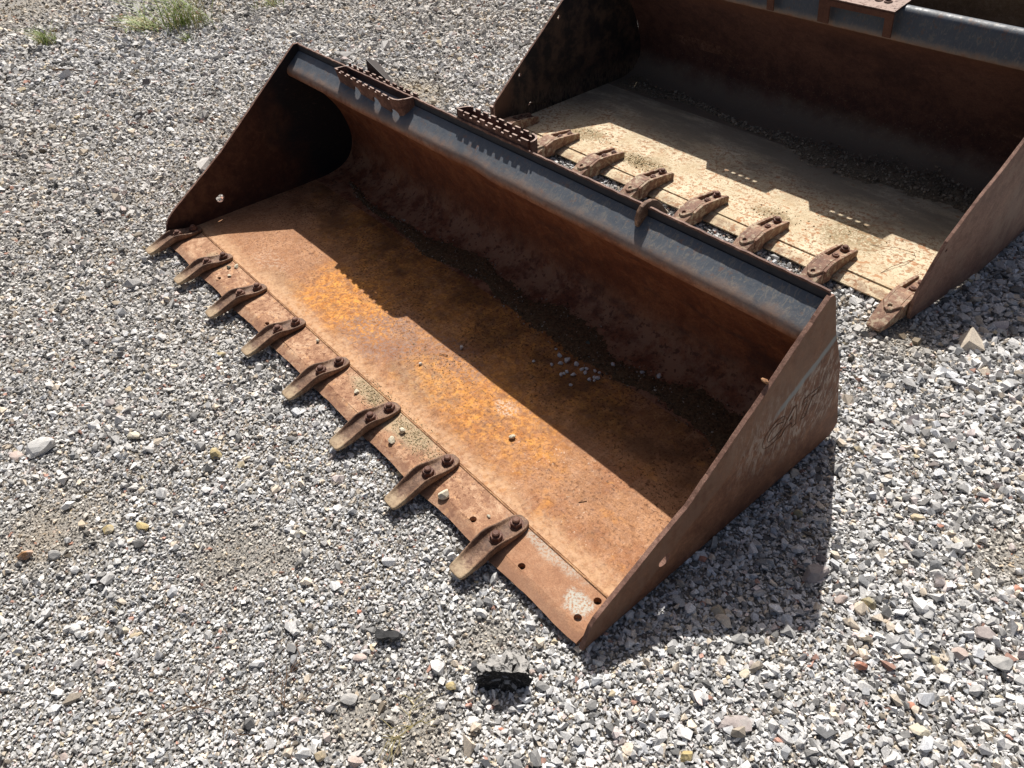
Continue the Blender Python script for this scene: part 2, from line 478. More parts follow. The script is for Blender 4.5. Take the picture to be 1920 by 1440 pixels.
def mat_side_b_in():
    t = NT('black_side_plate')
    x, y, z = t.xyz()
    col = t.mix(t.ss(t.noise(12, 6, 0.7), 0.4, 0.65), (0.018, 0.016, 0.017), (0.085, 0.055, 0.040))
    dst = t.math('MULTIPLY', t.ss(z, 0.14, 0.02), t.ss(t.noise(60, 5, 0.7, stretch=(1, 2.5, 0.5)), 0.42, 0.6))
    col = t.mix(t.math('MULTIPLY', dst, 0.7), col, (0.20, 0.155, 0.105))
    edge = t.ss(t.math('ADD', y, t.math('MULTIPLY', t.noise(10), 0.1)), 0.16, 0.06)
    col = t.mix(t.math('MULTIPLY', edge, 0.7), col, (0.15, 0.078, 0.048))
    return t.done(col, 0.7, rust_bump(t, 0.3), 0.3)


def mat_adapter():
    t = NT('adapter_rust').world()
    col = rust_base(t, [(0, (0.130, 0.066, 0.044)), (0.5, (0.225, 0.120, 0.078)), (1, (0.36, 0.225, 0.145))], 2.0, 0.3)
    dust = t.ss(t.noise(48, 5, 0.7), 0.50, 0.60)
    col = t.mix(t.math('MULTIPLY', dust, 0.7), col, (0.50, 0.41, 0.28))
    return t.done(col, 0.7, rust_bump(t, 0.5, 200, 80), 0.3)


def mat_gravel():
    t = NT('limestone_gravel').world()
    col = t.attr('tint')
    n = t.ss(t.noise(260, 4, 0.7), 0.25, 0.75, 0.72, 1.22)
    v = t.t.nodes.new('ShaderNodeVectorMath')
    v.operation = 'SCALE'
    t.put(v.inputs[0], col)
    t.put(v.inputs['Scale'], n)
    return t.done(v.outputs[0], 0.88, t.bump(t.noise(420, 3, 0.6), 0.35, 0.001), 0.25)


def mat_ground():
    t = NT('stone_dust_ground').world()
    v = t.voro(150)
    a = t.noise(220, 4, 0.75)
    col = t.ramp(t.math('ADD', t.math('MULTIPLY', v.outputs['Distance'], 0.5), t.math('MULTIPLY', a, 0.6)),
                 [(0.25, (0.46, 0.44, 0.405)), (0.5, (0.34, 0.322, 0.292)), (0.85, (0.19, 0.178, 0.16))])
    br = t.ss(t.noise(2.2, 6, 0.7), 0.50, 0.66)
    col = t.mix(t.math('MULTIPLY', br, 0.55), col, (0.36, 0.295, 0.215))
    h = t.math('ADD', t.math('MULTIPLY', v.outputs['Distance'], -1.0), a)
    return t.done(col, 0.95, t.bump(h, 0.8, 0.006), 0.15)


def mat_rock(name, c1, c2, c3=None, amt=0.0):
    t = NT(name).world()
    col = t.mix(t.ss(t.noise(45, 6, 0.7), 0.3, 0.7), c1, c2)
    if c3:
        col = t.mix(t.math('MULTIPLY', t.ss(t.noise(30, 5, 0.7), 0.5, 0.62), amt), col, c3)
    col = t.mix(t.ss(t.noise(330, 3, 0.7), 0.4, 0.75, 0, 0.3), col, tuple(c * 0.55 for c in c1))
    return t.done(col, 0.88, t.bump(t.noise(210, 5, 0.7), 0.5, 0.002), 0.22)


def mat_grit(name, ca, cb):
    t = NT(name).world()
    col = t.mix(t.ss(t.noise(120, 4, 0.8), 0.35, 0.65), ca, cb)
    return t.done(col, 0.93, t.bump(t.noise(320, 4, 0.7), 0.7, 0.003), 0.15)


def mat_plain(name, c1, c2, rough=0.7, spec=0.25, scale=60):
    t = NT(name).world()
    col = t.mix(t.noise(scale, 4, 0.7), c1, c2)
    return t.done(col, rough, None, spec)


M = dict(
    floor_a=mat_floor_a(), edge_a=mat_edge_a(), back_a=mat_back_a(), rail_a=mat_rail('worn_black_paint_rail'),
    rim=mat_rim(), rim_paint=mat_rim_paint(), edge=mat_edge_steel(), side_out=mat_side_out(), side_in=mat_side_in(), tooth=mat_tooth(), nut=mat_nut(), weld=mat_weld(),
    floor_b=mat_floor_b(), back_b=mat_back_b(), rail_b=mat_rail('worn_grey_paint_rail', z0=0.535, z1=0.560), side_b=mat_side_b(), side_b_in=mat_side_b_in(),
    adapter=mat_adapter(), gravel=mat_gravel(), ground=mat_ground(),
    grit_a=mat_grit('dark_grit', (0.075, 0.044, 0.022), (0.210, 0.130, 0.066)),
    grit_b=mat_grit('dusty_soil', (0.130, 0.102, 0.068), (0.240, 0.195, 0.135)),
    sand=mat_grit('sandy_silt', (0.240, 0.185, 0.100), (0.40, 0.33, 0.20)),
    black=mat_plain('black_steel', (0.020, 0.018, 0.018), (0.055, 0.038, 0.030), 0.6, 0.35),
    logo=mat_plain('logo_paint', (0.120, 0.060, 0.036), (0.24, 0.155, 0.110), 0.65, 0.3, 45),
    twig=mat_plain('dry_stem', (0.10, 0.06, 0.04), (0.20, 0.13, 0.08), 0.85),
    grass=mat_plain('grass_blade', (0.200, 0.285, 0.075), (0.370, 0.430, 0.150), 0.55, 0.3, 25),
    straw=mat_plain('straw_blade', (0.28, 0.24, 0.10), (0.40, 0.34, 0.18), 0.7, 0.2, 25),
)


# ---------------------------------------------------------------- object helpers
def obj(name, me, mat=None, parent=None, loc=(0, 0, 0), smooth=False, **props):
    o = D.objects.new(name, me)
    COL.objects.link(o)
    if mat is not None and not me.materials:
        me.materials.append(mat)
    if smooth:
        me.polygons.foreach_set('use_smooth', [True] * len(me.polygons))
    if parent is not None:
        o.parent = parent
    o.location = loc
    for k, v in props.items():
        o[k] = v
    return o


def mesh(name, verts, faces):
    me = D.meshes.new(name)
    me.from_pydata([tuple(v) for v in verts], [], faces)
    me.update()
    return me


def from_bm(name, bm):
    bmesh.ops.recalc_face_normals(bm, faces=bm.faces)
    me = D.meshes.new(name)
    bm.to_mesh(me)
    bm.free()
    return me


def bevel(o, w=0.002, seg=2, ang=40):
    m = o.modifiers.new('bevel', 'BEVEL')
    m.width = w
    m.segments = seg
    m.limit_method = 'ANGLE'
    m.angle_limit = math.radians(ang)
    return o


def empty(name, loc, label, cat, group=None):
    o = D.objects.new(name, None)
    COL.objects.link(o)
    o.location = loc
    o.empty_display_size = 0.2
    o['label'] = label
    o['category'] = cat
    if group:
        o['group'] = group
    return o


def rough_line(pts, step, amp, rg):
    """resample a polyline and roughen it a little"""
    out = []
    for a, b in zip(pts[:-1], pts[1:]):
        L = math.dist(a, b)
        n = max(1, int(L / step))
        for k in range(n):
            f = k / n
            j = amp if (out and k) else amp * 0.3
            out.append(tuple(a[i] + (b[i] - a[i]) * f + rg.uniform(-j, j) for i in range(2)))
    out.append(pts[-1])
    return out


def circle(cx, cy, r, n=14):
    return [(cx + r * math.cos(2 * math.pi * k / n), cy + r * math.sin(2 * math.pi * k / n)) for k in range(n)]


def plate(name, polys, holes, xa, xb, dx, mats, parent, loc, bev=0.0025):
    """side plate from (y, z) outlines that may share crease points; face A at xa, face B at xb"""
    bm = bmesh.new()
    sides = []
    bcount = {}
    for si, x0 in enumerate((xa, xb)):
        vd = {}

        def gv(p):
            k = (round(p[0], 5), round(p[1], 5))
            if k not in vd:
                vd[k] = bm.verts.new((x0 + dx(*k), k[0], k[1]))
            return vd[k]

        for pi, poly in enumerate(polys):
            loops = [poly] + (holes if pi == 0 else [])
            edges = []
            for lp in loops:
                for a, b in zip(lp, lp[1:] + lp[:1]):
                    va, vb = gv(a), gv(b)
                    e = bm.edges.get((va, vb)) or bm.edges.new((va, vb))
                    edges.append(e)
                    if si == 0:
                        k = tuple(sorted(((round(a[0], 5), round(a[1], 5)), (round(b[0], 5), round(b[1], 5)))))
                        bcount[k] = bcount.get(k, 0) + 1
            r = bmesh.ops.triangle_fill(bm, edges=edges, use_beauty=True)
            for f in r['geom']:
                if isinstance(f, bmesh.types.BMFace):
                    f.material_index = si
        sides.append(vd)
    for (a, b), c in bcount.items():
        if c == 1:
            f = bm.faces.new((sides[0][a], sides[0][b], sides[1][b], sides[1][a]))
            f.material_index = 2
    me = from_bm(name, bm)
    for m in mats:
        me.materials.append(m)
    o = obj(name, me, None, parent, loc)
    bevel(o, bev, 2, 50)
    return o


def slab_xy(name, top, bot, holes, zt, zb, mat, parent, loc, bev=0.0015, lip=None, nlip=0):
    """horizontal plate: top and bottom outlines with the same number of points, round holes through it"""
    bm = bmesh.new()
    rings = []
    for outline, z in ((top, zt), (bot, zb)):
        edges = []
        rr = []
        for lp in [outline] + holes:
            vs = [bm.verts.new((p[0], p[1], z)) for p in lp]
            rr.append(vs)
            for a, b in zip(vs, vs[1:] + vs[:1]):
                edges.append(bm.edges.new((a, b)))
        bmesh.ops.triangle_fill(bm, edges=edges, use_beauty=True)
        rings.append(rr)
    for li, (ra, rb) in enumerate(zip(*rings)):
        n = len(ra)
        if li == 0 and lip is not None:
            rm = [bm.verts.new((b.co.x, b.co.y + (0 if k >= nlip else -0.003), lip if k < nlip else (zt + zb) / 2)) for k, b in enumerate(rb)]
            for i in range(n):
                j = (i + 1) % n
                bm.faces.new((ra[i], ra[j], rm[j], rm[i]))
                bm.faces.new((rm[i], rm[j], rb[j], rb[i]))
            continue
        for i in range(n):
            bm.faces.new((ra[i], ra[(i + 1) % n], rb[(i + 1) % n], rb[i]))
    o = obj(name, from_bm(name, bm), mat, parent, loc)
    if bev:
        bevel(o, bev, 2, 40)
    return o


def catmull(pts, n=6):
    out = []
    p = [pts[0]] + list(pts) + [pts[-1]]
    for i in range(1, len(p) - 2):
        for k in range(n):
            t = k / n
            a, b, c, d = p[i - 1], p[i], p[i + 1], p[i + 2]
            out.append(tuple(0.5 * (2 * b[j] + (c[j] - a[j]) * t + (2 * a[j] - 5 * b[j] + 4 * c[j] - d[j]) * t * t
                                    + (-a[j] + 3 * b[j] - 3 * c[j] + d[j]) * t ** 3) for j in range(2)))
    out.append(pts[-1])
    return out


def sheet(name, prof, th, x0, x1, nx, mat, parent, loc, wob=None, smooth=True):
    """bent sheet: (y, z) profile run along x, thickened to the right-hand side of the profile"""
    n = len(prof)
    off = []
    for i in range(n):
        a = prof[max(i - 1, 0)]
        b = prof[min(i + 1, n - 1)]
        d = (b[0] - a[0], b[1] - a[1])
        L = math.hypot(*d) or 1
        off.append((prof[i][0] + d[1] / L * th, prof[i][1] - d[0] / L * th))
    V, F = [], []
    for k in range(nx + 1):
        x = x0 + (x1 - x0) * k / nx
        for i, p in enumerate(list(prof) + off[::-1]):
            w = wob(x, p[0], p[1], i) if wob else (0, 0)
            V.append((x, p[0] + w[0], p[1] + w[1]))
    m = 2 * n
    for k in range(nx):
        for i in range(m):
            j = (i + 1) % m
            F.append((k * m + i, k * m + j, (k + 1) * m + j, (k + 1) * m + i))
    F.append(tuple(range(m - 1, -1, -1)))
    F.append(tuple(nx * m + i for i in range(m)))
    bm = bmesh.new()
    me0 = mesh(name + '_t', V, F)
    bm.from_mesh(me0)
    D.meshes.remove(me0)
    me = from_bm(name, bm)
    o = obj(name, me, mat, parent, loc, smooth)
    if smooth:
        m_ = o.modifiers.new('split', 'EDGE_SPLIT')
        m_.split_angle = math.radians(38)
    return o


def loft_x(name, stations):
    """closed loft: list of closed rings with equal point counts"""
    V, F = [], []
    m = len(stations[0])
    for r in stations:
        V += r
    for k in range(len(stations) - 1):
        for i in range(m):
            j = (i + 1) % m
            F.append((k * m + i, k * m + j, (k + 1) * m + j, (k + 1) * m + i))
    F.append(tuple(range(m - 1, -1, -1)))
    F.append(tuple((len(stations) - 1) * m + i for i in range(m)))
    me0 = mesh(name + '_t', V, F)
    bm = bmesh.new()
    bm.from_mesh(me0)
    D.meshes.remove(me0)
    return from_bm(name, bm)


def wall_strip(bm, path, zb, zt, th):
    """upright sheet along a plan path; zb(s), zt(s) give its lower and upper edge at length s"""
    pts, s = [], 0.0
    for a, b in zip(path[:-1], path[1:]):
        L = math.dist(a, b)
        n = max(1, int(round(L / 0.0055)))
        for k in range(n):
            f = k / n
            pts.append((a[0] + (b[0] - a[0]) * f, a[1] + (b[1] - a[1]) * f, s + L * f, (b[0] - a[0]) / L, (b[1] - a[1]) / L))
        s += L
    pts.append((path[-1][0], path[-1][1], s, pts[-1][3], pts[-1][4]))
    for p, q in zip(pts[:-1], pts[1:]):
        sm = (p[2] + q[2]) / 2
        z0, z1 = zb(sm), zt(sm)
        if z1 - z0 < 0.002:
            continue
        nx, ny = -p[4] * th, p[3] * th
        nx2, ny2 = -q[4] * th, q[3] * th
        v = [bm.verts.new(c) for c in ((p[0], p[1], z0), (q[0], q[1], z0), (q[0] + nx2, q[1] + ny2, z0), (p[0] + nx, p[1] + ny, z0),
                                       (p[0], p[1], z1), (q[0], q[1], z1), (q[0] + nx2, q[1] + ny2, z1), (p[0] + nx, p[1] + ny, z1))]
        for f in ((0, 3, 2, 1), (4, 5, 6, 7), (0, 1, 5, 4), (2, 3, 7, 6), (1, 2, 6, 5), (3, 0, 4, 7)):
            bm.faces.new([v[i] for i in f])


def bolt_mesh(r=0.0168, h=0.0145, rs=0.0098, hs=0.0235):
    """hexagon nut with a worn threaded stub above it"""
    bm = bmesh.new()
    rings = []
    prof = [(r * 1.12, 0.0, 20), (r * 1.12, 0.002, 20)]
    V = []

    def ring(rr, z, n, ph=0):
        return [bm.verts.new((rr * math.cos(2 * math.pi * k / n + ph), rr * math.sin(2 * math.pi * k / n + ph), z)) for k in range(n)]

    def hexring(rr, z):
        out = []
        for k in range(12):
            a = 2 * math.pi * k / 12
            f = 1.0 if k % 2 == 0 else math.cos(math.pi / 6)
            out.append(bm.verts.new((rr * f * math.cos(a), rr * f * math.sin(a), z)))
        return out

    def join(a, b):
        n = len(a)
        for i in range(n):
            bm.faces.new((a[i], a[(i + 1) % n], b[(i + 1) % n], b[i]))

    w0, w1 = ring(r * 1.18, 0, 12), ring(r * 1.18, 0.0025, 12)
    h0, h1 = hexring(r, 0.0025), hexring(r, h * 0.86)
    h2 = ring(r * 0.86, h, 12)
    s0, s1, s2 = ring(rs, h, 12), ring(rs, hs - 0.0025, 12), ring(rs * 0.7, hs, 12)
    bm.faces.new(w0[::-1])
    seq = [w0, w1, h0, h1, h2, s0, s1, s2]
    for a, b in zip(seq[:-1], seq[1:]):
        join(a, b)
    bm.faces.new(s2)
    return from_bm('bolt', bm)


def icorock(seed, sx, sy, sz, sub=2, cuts=9):
    """crushed stone: a ball cut flat by random planes"""
    rg = random.Random(seed)
    bm = bmesh.new()
    bmesh.ops.create_icosphere(bm, subdivisions=sub, radius=1.0)
    planes = []
    for k in range(cuts):
        v = Vector((rg.gauss(0, 1), rg.gauss(0, 1), rg.gauss(0, 1))).normalized()
        planes.append((v, rg.uniform(0.48, 0.80)))
    for v in bm.verts:
        for n, d in planes:
            t = v.co.dot(n) - d
            if t > 0:
                v.co -= n * t
        v.co *= 1 + rg.uniform(-0.03, 0.03)
    for v in bm.verts:
        v.co = Vector((v.co.x * sx, v.co.y * sy, v.co.z * sz))
    return from_bm('stone', bm)


# ---------------------------------------------------------------- ground height
_rg = np.random.default_rng(11)
_K = [(_rg.uniform(-1, 1), _rg.uniform(-1, 1), _rg.uniform(0, 6.28)) for _ in range(22)]


def relief(x, y):
    """gentle unevenness, metres, mean about zero"""
    h = 0
    for i, (a, b, p) in enumerate(_K):
        f = 1.6 + 0.42 * i
        n = math.hypot(a, b) + 1e-6
        h = h + np.sin((a * x + b * y) / n * f * 1.7 + p) * (0.0085 / (1 + 0.16 * i))
    # faint parallel wheel ripples left of the buckets
    rip = np.sin((x * 0.35 + y * 0.94) * 17 + 1.5 * np.sin(x * 2.1)) * 0.007
    m = np.clip((1.6 - x) / 1.2, 0, 1) * np.clip((0.9 - y) / 0.8, 0, 1)
    h = h + rip * m
    return h * 0.62


def flat_mask(x, y):
    """less relief under and beside the buckets"""
    d1 = np.maximum(np.maximum(-0.1 - x, x - 2.5), np.maximum(-0.12 - y, y - 1.05))
    d2 = np.maximum(np.maximum(0.05 - x, x - 2.45), np.maximum(1.45 - y, y - 2.8))
    d = np.minimum(d1, d2)
    return np.clip(d / 0.35, 0.0, 1.0)


BX, BY = 0.1804, 1.6532


def hollow(x, y):
    """dip in front of the asphalt lump"""
    return -0.022 * np.exp(-(((x - 2.405) / 0.06) ** 2 + ((y + 0.215) / 0.055) ** 2))


def ground_z(x, y):
    return -0.033 + relief(x, y) * flat_mask(x, y) + hollow(x, y)


def gz(x, y):
    return float(ground_z(np.array([x]), np.array([y]))[0])


def build_ground():
    def axis(c, fine, far, n):
        t = np.linspace(-1, 1, n)
        return c + fine * t + (far - fine) * np.sign(t) * np.abs(t) ** 7
    xs = axis(0.6, 5.5, 90, 340)
    ys = axis(1.2, 5.0, 90, 340)
    X, Y = np.meshgrid(xs, ys, indexing='ij')
    Z = ground_z(X, Y) - 0.0035
    V = np.stack([X.ravel(), Y.ravel(), Z.ravel()], 1)
    n = len(ys)
    i, j = np.meshgrid(np.arange(len(xs) - 1), np.arange(n - 1), indexing='ij')
    a = (i * n + j).ravel()
    F = np.stack([a, a + n, a + n + 1, a + 1], 1)
    me = D.meshes.new('ground')
    me.vertices.add(len(V))
    me.vertices.foreach_set('co', V.ravel())
    me.loops.add(F.size)
    me.loops.foreach_set('vertex_index', F.ravel().astype(np.int32))
    me.polygons.add(len(F))
    me.polygons.foreach_set('loop_start', np.arange(0, F.size, 4, dtype=np.int32))
    me.update(calc_edges=True)
    me.polygons.foreach_set('use_smooth', [True] * len(F))
    obj('ground', me, M['ground'], kind='structure')


build_ground()

# ---------------------------------------------------------------- loose stones as one mesh
def hull_templates(count, npts, seed):
    """angular crushed-stone shapes: convex hulls of a few random points"""
    rg = random.Random(seed)
    out = []
    while len(out) < count:
        bm = bmesh.new()
        pts = []
        while len(pts) < npts:
            v = Vector((rg.gauss(0, 1), rg.gauss(0, 1), rg.gauss(0, 1))).normalized()
            if all((v - q).length > 0.62 for q in pts):
                pts.append(v)
        for v in pts:
            bm.verts.new(v * rg.uniform(0.82, 1.18))
        bmesh.ops.convex_hull(bm, input=bm.verts)
        for v in [v for v in bm.verts if not v.link_faces]:
            bm.verts.remove(v)
        bmesh.ops.recalc_face_normals(bm, faces=bm.faces)
        bm.verts.index_update()
        out.append((np.array([v.co[:] for v in bm.verts]), np.array([[v.index for v in f.verts] for f in bm.faces])))
        bm.free()
    return out


SMALL = hull_templates(16, 7, 1)
LARGE = hull_templates(16, 12, 2)


def stones(rg, x, y, z, size, tint, temps, flat=0.62):
    k = rg.integers(0, len(temps), len(x))
    return [stone_cloud(rg, x[k == i], y[k == i], z[k == i], size[k == i] * 1.34, tint[k == i], v, f, 0.10, flat) for i, (v, f) in enumerate(temps) if (k == i).any()]


def stone_cloud(rg, x, y, z, size, tint, base, faces, jit=0.30, flat=0.62):
    """one mesh array of many different small stones"""
    n = len(x)
    k = len(base)
    v = base[None] * (1 + rg.uniform(-jit, jit, (n, k, 1))) + rg.uniform(-jit, jit, (n, k, 3)) * 0.6
    asp = np.stack([rg.uniform(0.85, 1.3, n), rg.uniform(0.6, 0.95, n), rg.uniform(flat * 0.7, flat * 1.35, n)], 1)
    v *= asp[:, None, :] * (size * 0.5)[:, None, None] * 0.85
    yaw = rg.uniform(0, 6.283, n)
    p = rg.normal(0, 0.24, n)
    r = rg.normal(0, 0.24, n)
    c, s = np.cos(p)[:, None], np.sin(p)[:, None]
    X, Y, Z = v[..., 0], v[..., 1], v[..., 2]
    Y, Z = Y * c - Z * s, Y * s + Z * c
    c, s = np.cos(r)[:, None], np.sin(r)[:, None]
    X, Z = X * c + Z * s, -X * s + Z * c
    c, s = np.cos(yaw)[:, None], np.sin(yaw)[:, None]
    X, Y = X * c - Y * s, X * s + Y * c
    V = np.stack([X + x[:, None], Y + y[:, None], Z + z[:, None]], -1).reshape(-1, 3)
    F = (faces[None] + (np.arange(n) * k)[:, None, None]).reshape(-1, faces.shape[1])
    T = np.repeat(tint, k, 0)
    return V, F, T


def arrays_to_mesh(name, parts):
    nv = 0
    VV, LI, LS, TT = [], [], [], []
    ls = 0
    for V, F, T in parts:
        VV.append(V)
        TT.append(T)
        LI.append((F + nv).ravel())
        LS.append(ls + np.arange(len(F)) * F.shape[1])
        ls += F.size
        nv += len(V)
    V = np.concatenate(VV)
    LI = np.concatenate(LI).astype(np.int32)
    LS = np.concatenate(LS).astype(np.int32)
    me = D.meshes.new(name)
    me.vertices.add(len(V))
    me.vertices.foreach_set('co', V.ravel())
    me.loops.add(len(LI))
    me.loops.foreach_set('vertex_index', LI)
    me.polygons.add(len(LS))
    me.polygons.foreach_set('loop_start', LS)
    me.update(calc_edges=True)
    me.shade_flat()
    a = me.attributes.new('tint', 'FLOAT_COLOR', 'POINT')
    T = np.concatenate(TT)
    a.data.foreach_set('color', np.concatenate([T, np.ones((len(T), 1))], 1).ravel().astype(np.float32))
    return me


def stone_tints(rg, n, warm=0.0):
    g = np.clip(rg.normal(0.57, 0.125, n), 0.18, 0.82)
    dark = rg.random(n) < 0.14
    g = np.where(dark, rg.uniform(0.11, 0.27, n), g)
    t = np.stack([g * 1.0, g * 0.985, g * 0.955], 1)
    u = rg.random(n)
    blue = (u > 0.80) & (u < 0.92)
    t[blue] *= np.array([0.96, 0.99, 1.04])
    tan = u < (0.075 + warm)
    t[tan] = g[tan, None] * np.array([1.08, 0.94, 0.76])
    red = (u > 0.991)
    t[red] = np.array([0.40, 0.24, 0.19]) * rg.uniform(0.7, 1.35, (red.sum(), 1))
    pink = (u > 0.955) & (u <= 0.9875)
    t[pink] = g[pink, None] * np.array([1.07, 0.94, 0.89])
    ylw = (u > 0.951) & (u <= 0.955)
    t[ylw] = np.array([0.50, 0.43, 0.30])
    return t


def build_gravel():
    rg = np.random.default_rng(5)
    cx, cy, cz = CAM_POS

    def scatter(k, smin, dmax, keep=1.0, jitter=0.5):
        """jittered rings round the spot under the camera, cell size growing with distance"""
        xs, ys, ss = [], [], []
        d = 1.55
        while d < dmax:
            cell = max(smin, k * d)
            rr = math.sqrt(max(d * d - 1.55 ** 2, 0.0))
            dr = cell * d / max(rr, cell)
            n = max(3, int(2 * math.pi * max(rr, 0.05) / cell))
            th = (np.arange(n) + rg.uniform(-jitter, jitter, n)) / n * 2 * math.pi
            r = rr + rg.uniform(-jitter, jitter, n) * cell
            x, y = cx + r * np.cos(th), cy + r * np.sin(th)
            xs.append(x)
            ys.append(y)
            ss.append(np.full(n, cell))
            d = math.sqrt((rr + cell) ** 2 + 1.55 ** 2)
        x, y, s = np.concatenate(xs), np.concatenate(ys), np.concatenate(ss)
        # the part of the yard in view plus a margin on every side
        vx, vy = x - cx, y - cy
        f = vx * -0.787 + vy * 0.617
        side = vx * 0.617 + vy * 0.787
        m = (f > -0.55) & (np.abs(side) < 0.95 + 0.74 * np.maximum(f, 0)) & (rg.random(len(x)) < keep)
        m &= (f < 7.2)
        in1 = (x > 0.03) & (x < 2.37) & (y > 0.06) & (y < 0.98)
        in2 = (x > BX + 0.03) & (x < BX + 2.09) & (y > BY + 0.06) & (y < BY + 1.0)
        in3 = (x > BX + 0.43) & (x < BX + 2.49) & (y > BY + 1.60) & (y < BY + 2.50)
        m &= ~(in1 | in2 | in3)
        return x[m], y[m], s[m]

    def coarse(x, y):
        """0 fine swept patches, 1 coarse"""
        c = 0.5 + 0.5 * np.sin(x * 1.9 + 0.7 * np.sin(y * 2.3)) * np.sin(y * 1.7 + 1.1 + 0.8 * np.sin(x * 1.3))
        right = np.clip((x - 1.9) / 0.7, 0, 1)
        return np.clip(0.28 * c + 0.62 * right, 0, 1)

    def patch(x, y):
        p = np.zeros(len(x))
        for px, py, r in ((1.63, -0.47, 0.10), (1.70, -0.40, 0.07), (2.25, -0.13, 0.055), (2.31, -0.37, 0.08), (2.20, -0.45, 0.06), (1.22, -0.80, 0.13), (2.95, 0.95, 0.10),
                          (-4.3, 0.5, 0.45), (2.32, 1.55, 0.12)):
            p = np.maximum(p, np.exp(-((x - px) ** 2 + (y - py) ** 2) / r ** 2))
        return p

    def sandy(x, y):
        return np.maximum(np.exp(-(((x + 0.62) / 0.15) ** 2 + ((y - 1.70) / 0.10) ** 2)), np.exp(-(((x + 0.45) / 0.10) ** 2 + ((y - 1.60) / 0.08) ** 2)))

    def soil_tint(t, x, y, pd, rg):
        q = sandy(x, y)[:, None]
        t = t * (1 - q) + np.array([0.66, 0.58, 0.44]) * rg.uniform(0.8, 1.1, (len(x), 1)) * q
        pd = pd * (1 - q[:, 0])
        br = np.array([0.86, 0.79, 0.68])
        t = t * (1 - pd[:, None]) + t * br * pd[:, None]
        w = 0.5 + 0.5 * np.sin(x * 1.3 + 1.7 * np.sin(y * 0.9 + 0.4)) * np.sin(y * 1.9 + 0.6 + np.sin(x * 1.1))
        left = np.clip((1.5 - x) / 1.5, 0, 1)
        k = (w * left * 0.6)[:, None]
        return t * (1 - k) + t * np.array([0.90, 0.84, 0.76]) * k

    parts = []
    # bedding layer
    x, y, s = scatter(0.0034, 0.0074, 9.0)
    c = coarse(x, y)
    pd = np.maximum(patch(x, y), sandy(x, y))
    size = s * rg.lognormal(0.14, 0.32, len(x)) * (0.95 + 0.38 * c) * (1 - 0.35 * pd)
    z = ground_z(x, y) + rg.uniform(-0.18, 0.24, len(x)) * size - 0.5 * pd * size * (rg.random(len(x)) < 0.5)
    parts += stones(rg, x, y, z, size, soil_tint(stone_tints(rg, len(x)), x, y, pd, rg), SMALL)
    # second, looser layer that hides the rings
    x, y, s = scatter(0.0062, 0.0125, 8.0, 0.60)
    c = coarse(x, y)
    pd = patch(x, y)
    m = rg.random(len(x)) < (0.18 + 0.82 * c) * (1 - 0.8 * pd)
    x, y, s, c, pd = x[m], y[m], s[m], c[m], pd[m]
    size = np.minimum(s, 0.03) * rg.lognormal(0.05, 0.3, len(x)) * (0.9 + 0.55 * c)
    z = ground_z(x, y) + rg.uniform(0.0, 0.35, len(x)) * size
    parts += stones(rg, x, y, z, size, soil_tint(stone_tints(rg, len(x), 0.02), x, y, pd, rg), SMALL)
    # larger stones
    x, y, s = scatter(0.012, 0.028, 8.0, 0.42)
    c = coarse(x, y)
    m = rg.random(len(x)) < (0.07 + 0.93 * c ** 1.3) * (1 - 0.8 * patch(x, y))
    x, y, s = x[m], y[m], s[m]
    size = np.clip(rg.lognormal(math.log(0.021), 0.30, len(x)), 0.010, 0.034)
    z = ground_z(x, y) + rg.uniform(0.05, 0.32, len(x)) * size
    t = stone_tints(rg, len(x), 0.04)
    parts += stones(rg, x, y, z, size, t, LARGE, 0.7)
    me = arrays_to_mesh('gravel', parts)
    
    obj('gravel', me, M['gravel'], kind='stuff', label='loose crushed grey limestone gravel covering the yard', category='gravel')


build_gravel()

# ---------------------------------------------------------------- shared bucket pieces
BOLT = bolt_mesh()
BOLT_LOW = bolt_mesh(0.0125, 0.009, 0.0075, 0.012)
for m_ in (BOLT, BOLT_LOW):
    m_.materials.append(M['nut'])


def tooth_mesh():
    """one-piece bolt-on tooth: dished strap with raised sides, bent down over the edge"""
    st = []
    rows = [  # y, half width, inner floor z, side ridge above it, bottom z
        (0.143, 0.011, 0.0105, 0.000, 0.0005), (0.137, 0.020, 0.0115, 0.001, 0.0005), (0.122, 0.0295, 0.012, 0.0045, 0.0005),
        (0.095, 0.0315, 0.012, 0.007, 0.0005), (0.070, 0.0320, 0.012, 0.0125, 0.0005), (0.048, 0.0335, 0.0125, 0.0215, 0.0005),
        (0.026, 0.0335, 0.0165, 0.0215, 0.0005), (0.006, 0.0325, 0.0150, 0.0190, 0.0005), (-0.016, 0.0315, 0.0090, 0.0160, -0.009),
        (-0.042, 0.0300, 0.0040, 0.0110, -0.012), (-0.066, 0.0285, 0.0020, 0.0045, -0.012), (-0.086, 0.0270, 0.0005, 0.0010, -0.010),
        (-0.0925, 0.0215, -0.002, 0.000, -0.008)]
    for y, hw, zf, rh, zb in rows:
        rt = min(0.0065, hw * 0.3)
        r = [(-hw * 0.93, y, zb), (-hw, y, (zb + zf + rh) / 2), (-hw * 0.97, y, zf + rh), (-hw + rt, y, zf + rh * 0.92), (-hw + rt * 1.5, y, zf),
             (0, y, zf - 0.0006), (hw - rt * 1.5, y, zf), (hw - rt, y, zf + rh * 0.92), (hw * 0.97, y, zf + rh), (hw, y, (zb + zf + rh) / 2), (hw * 0.93, y, zb), (0, y, zb)]
        st.append(r)
    return loft_x('tooth', st)


TOOTH = tooth_mesh()
TOOTH.materials.append(M['tooth'])


def serr(pitch, lo, hi, duty=0.55, ph=0.0):
    return lambda s: hi if ((s / pitch + ph) % 1.0) < duty else lo


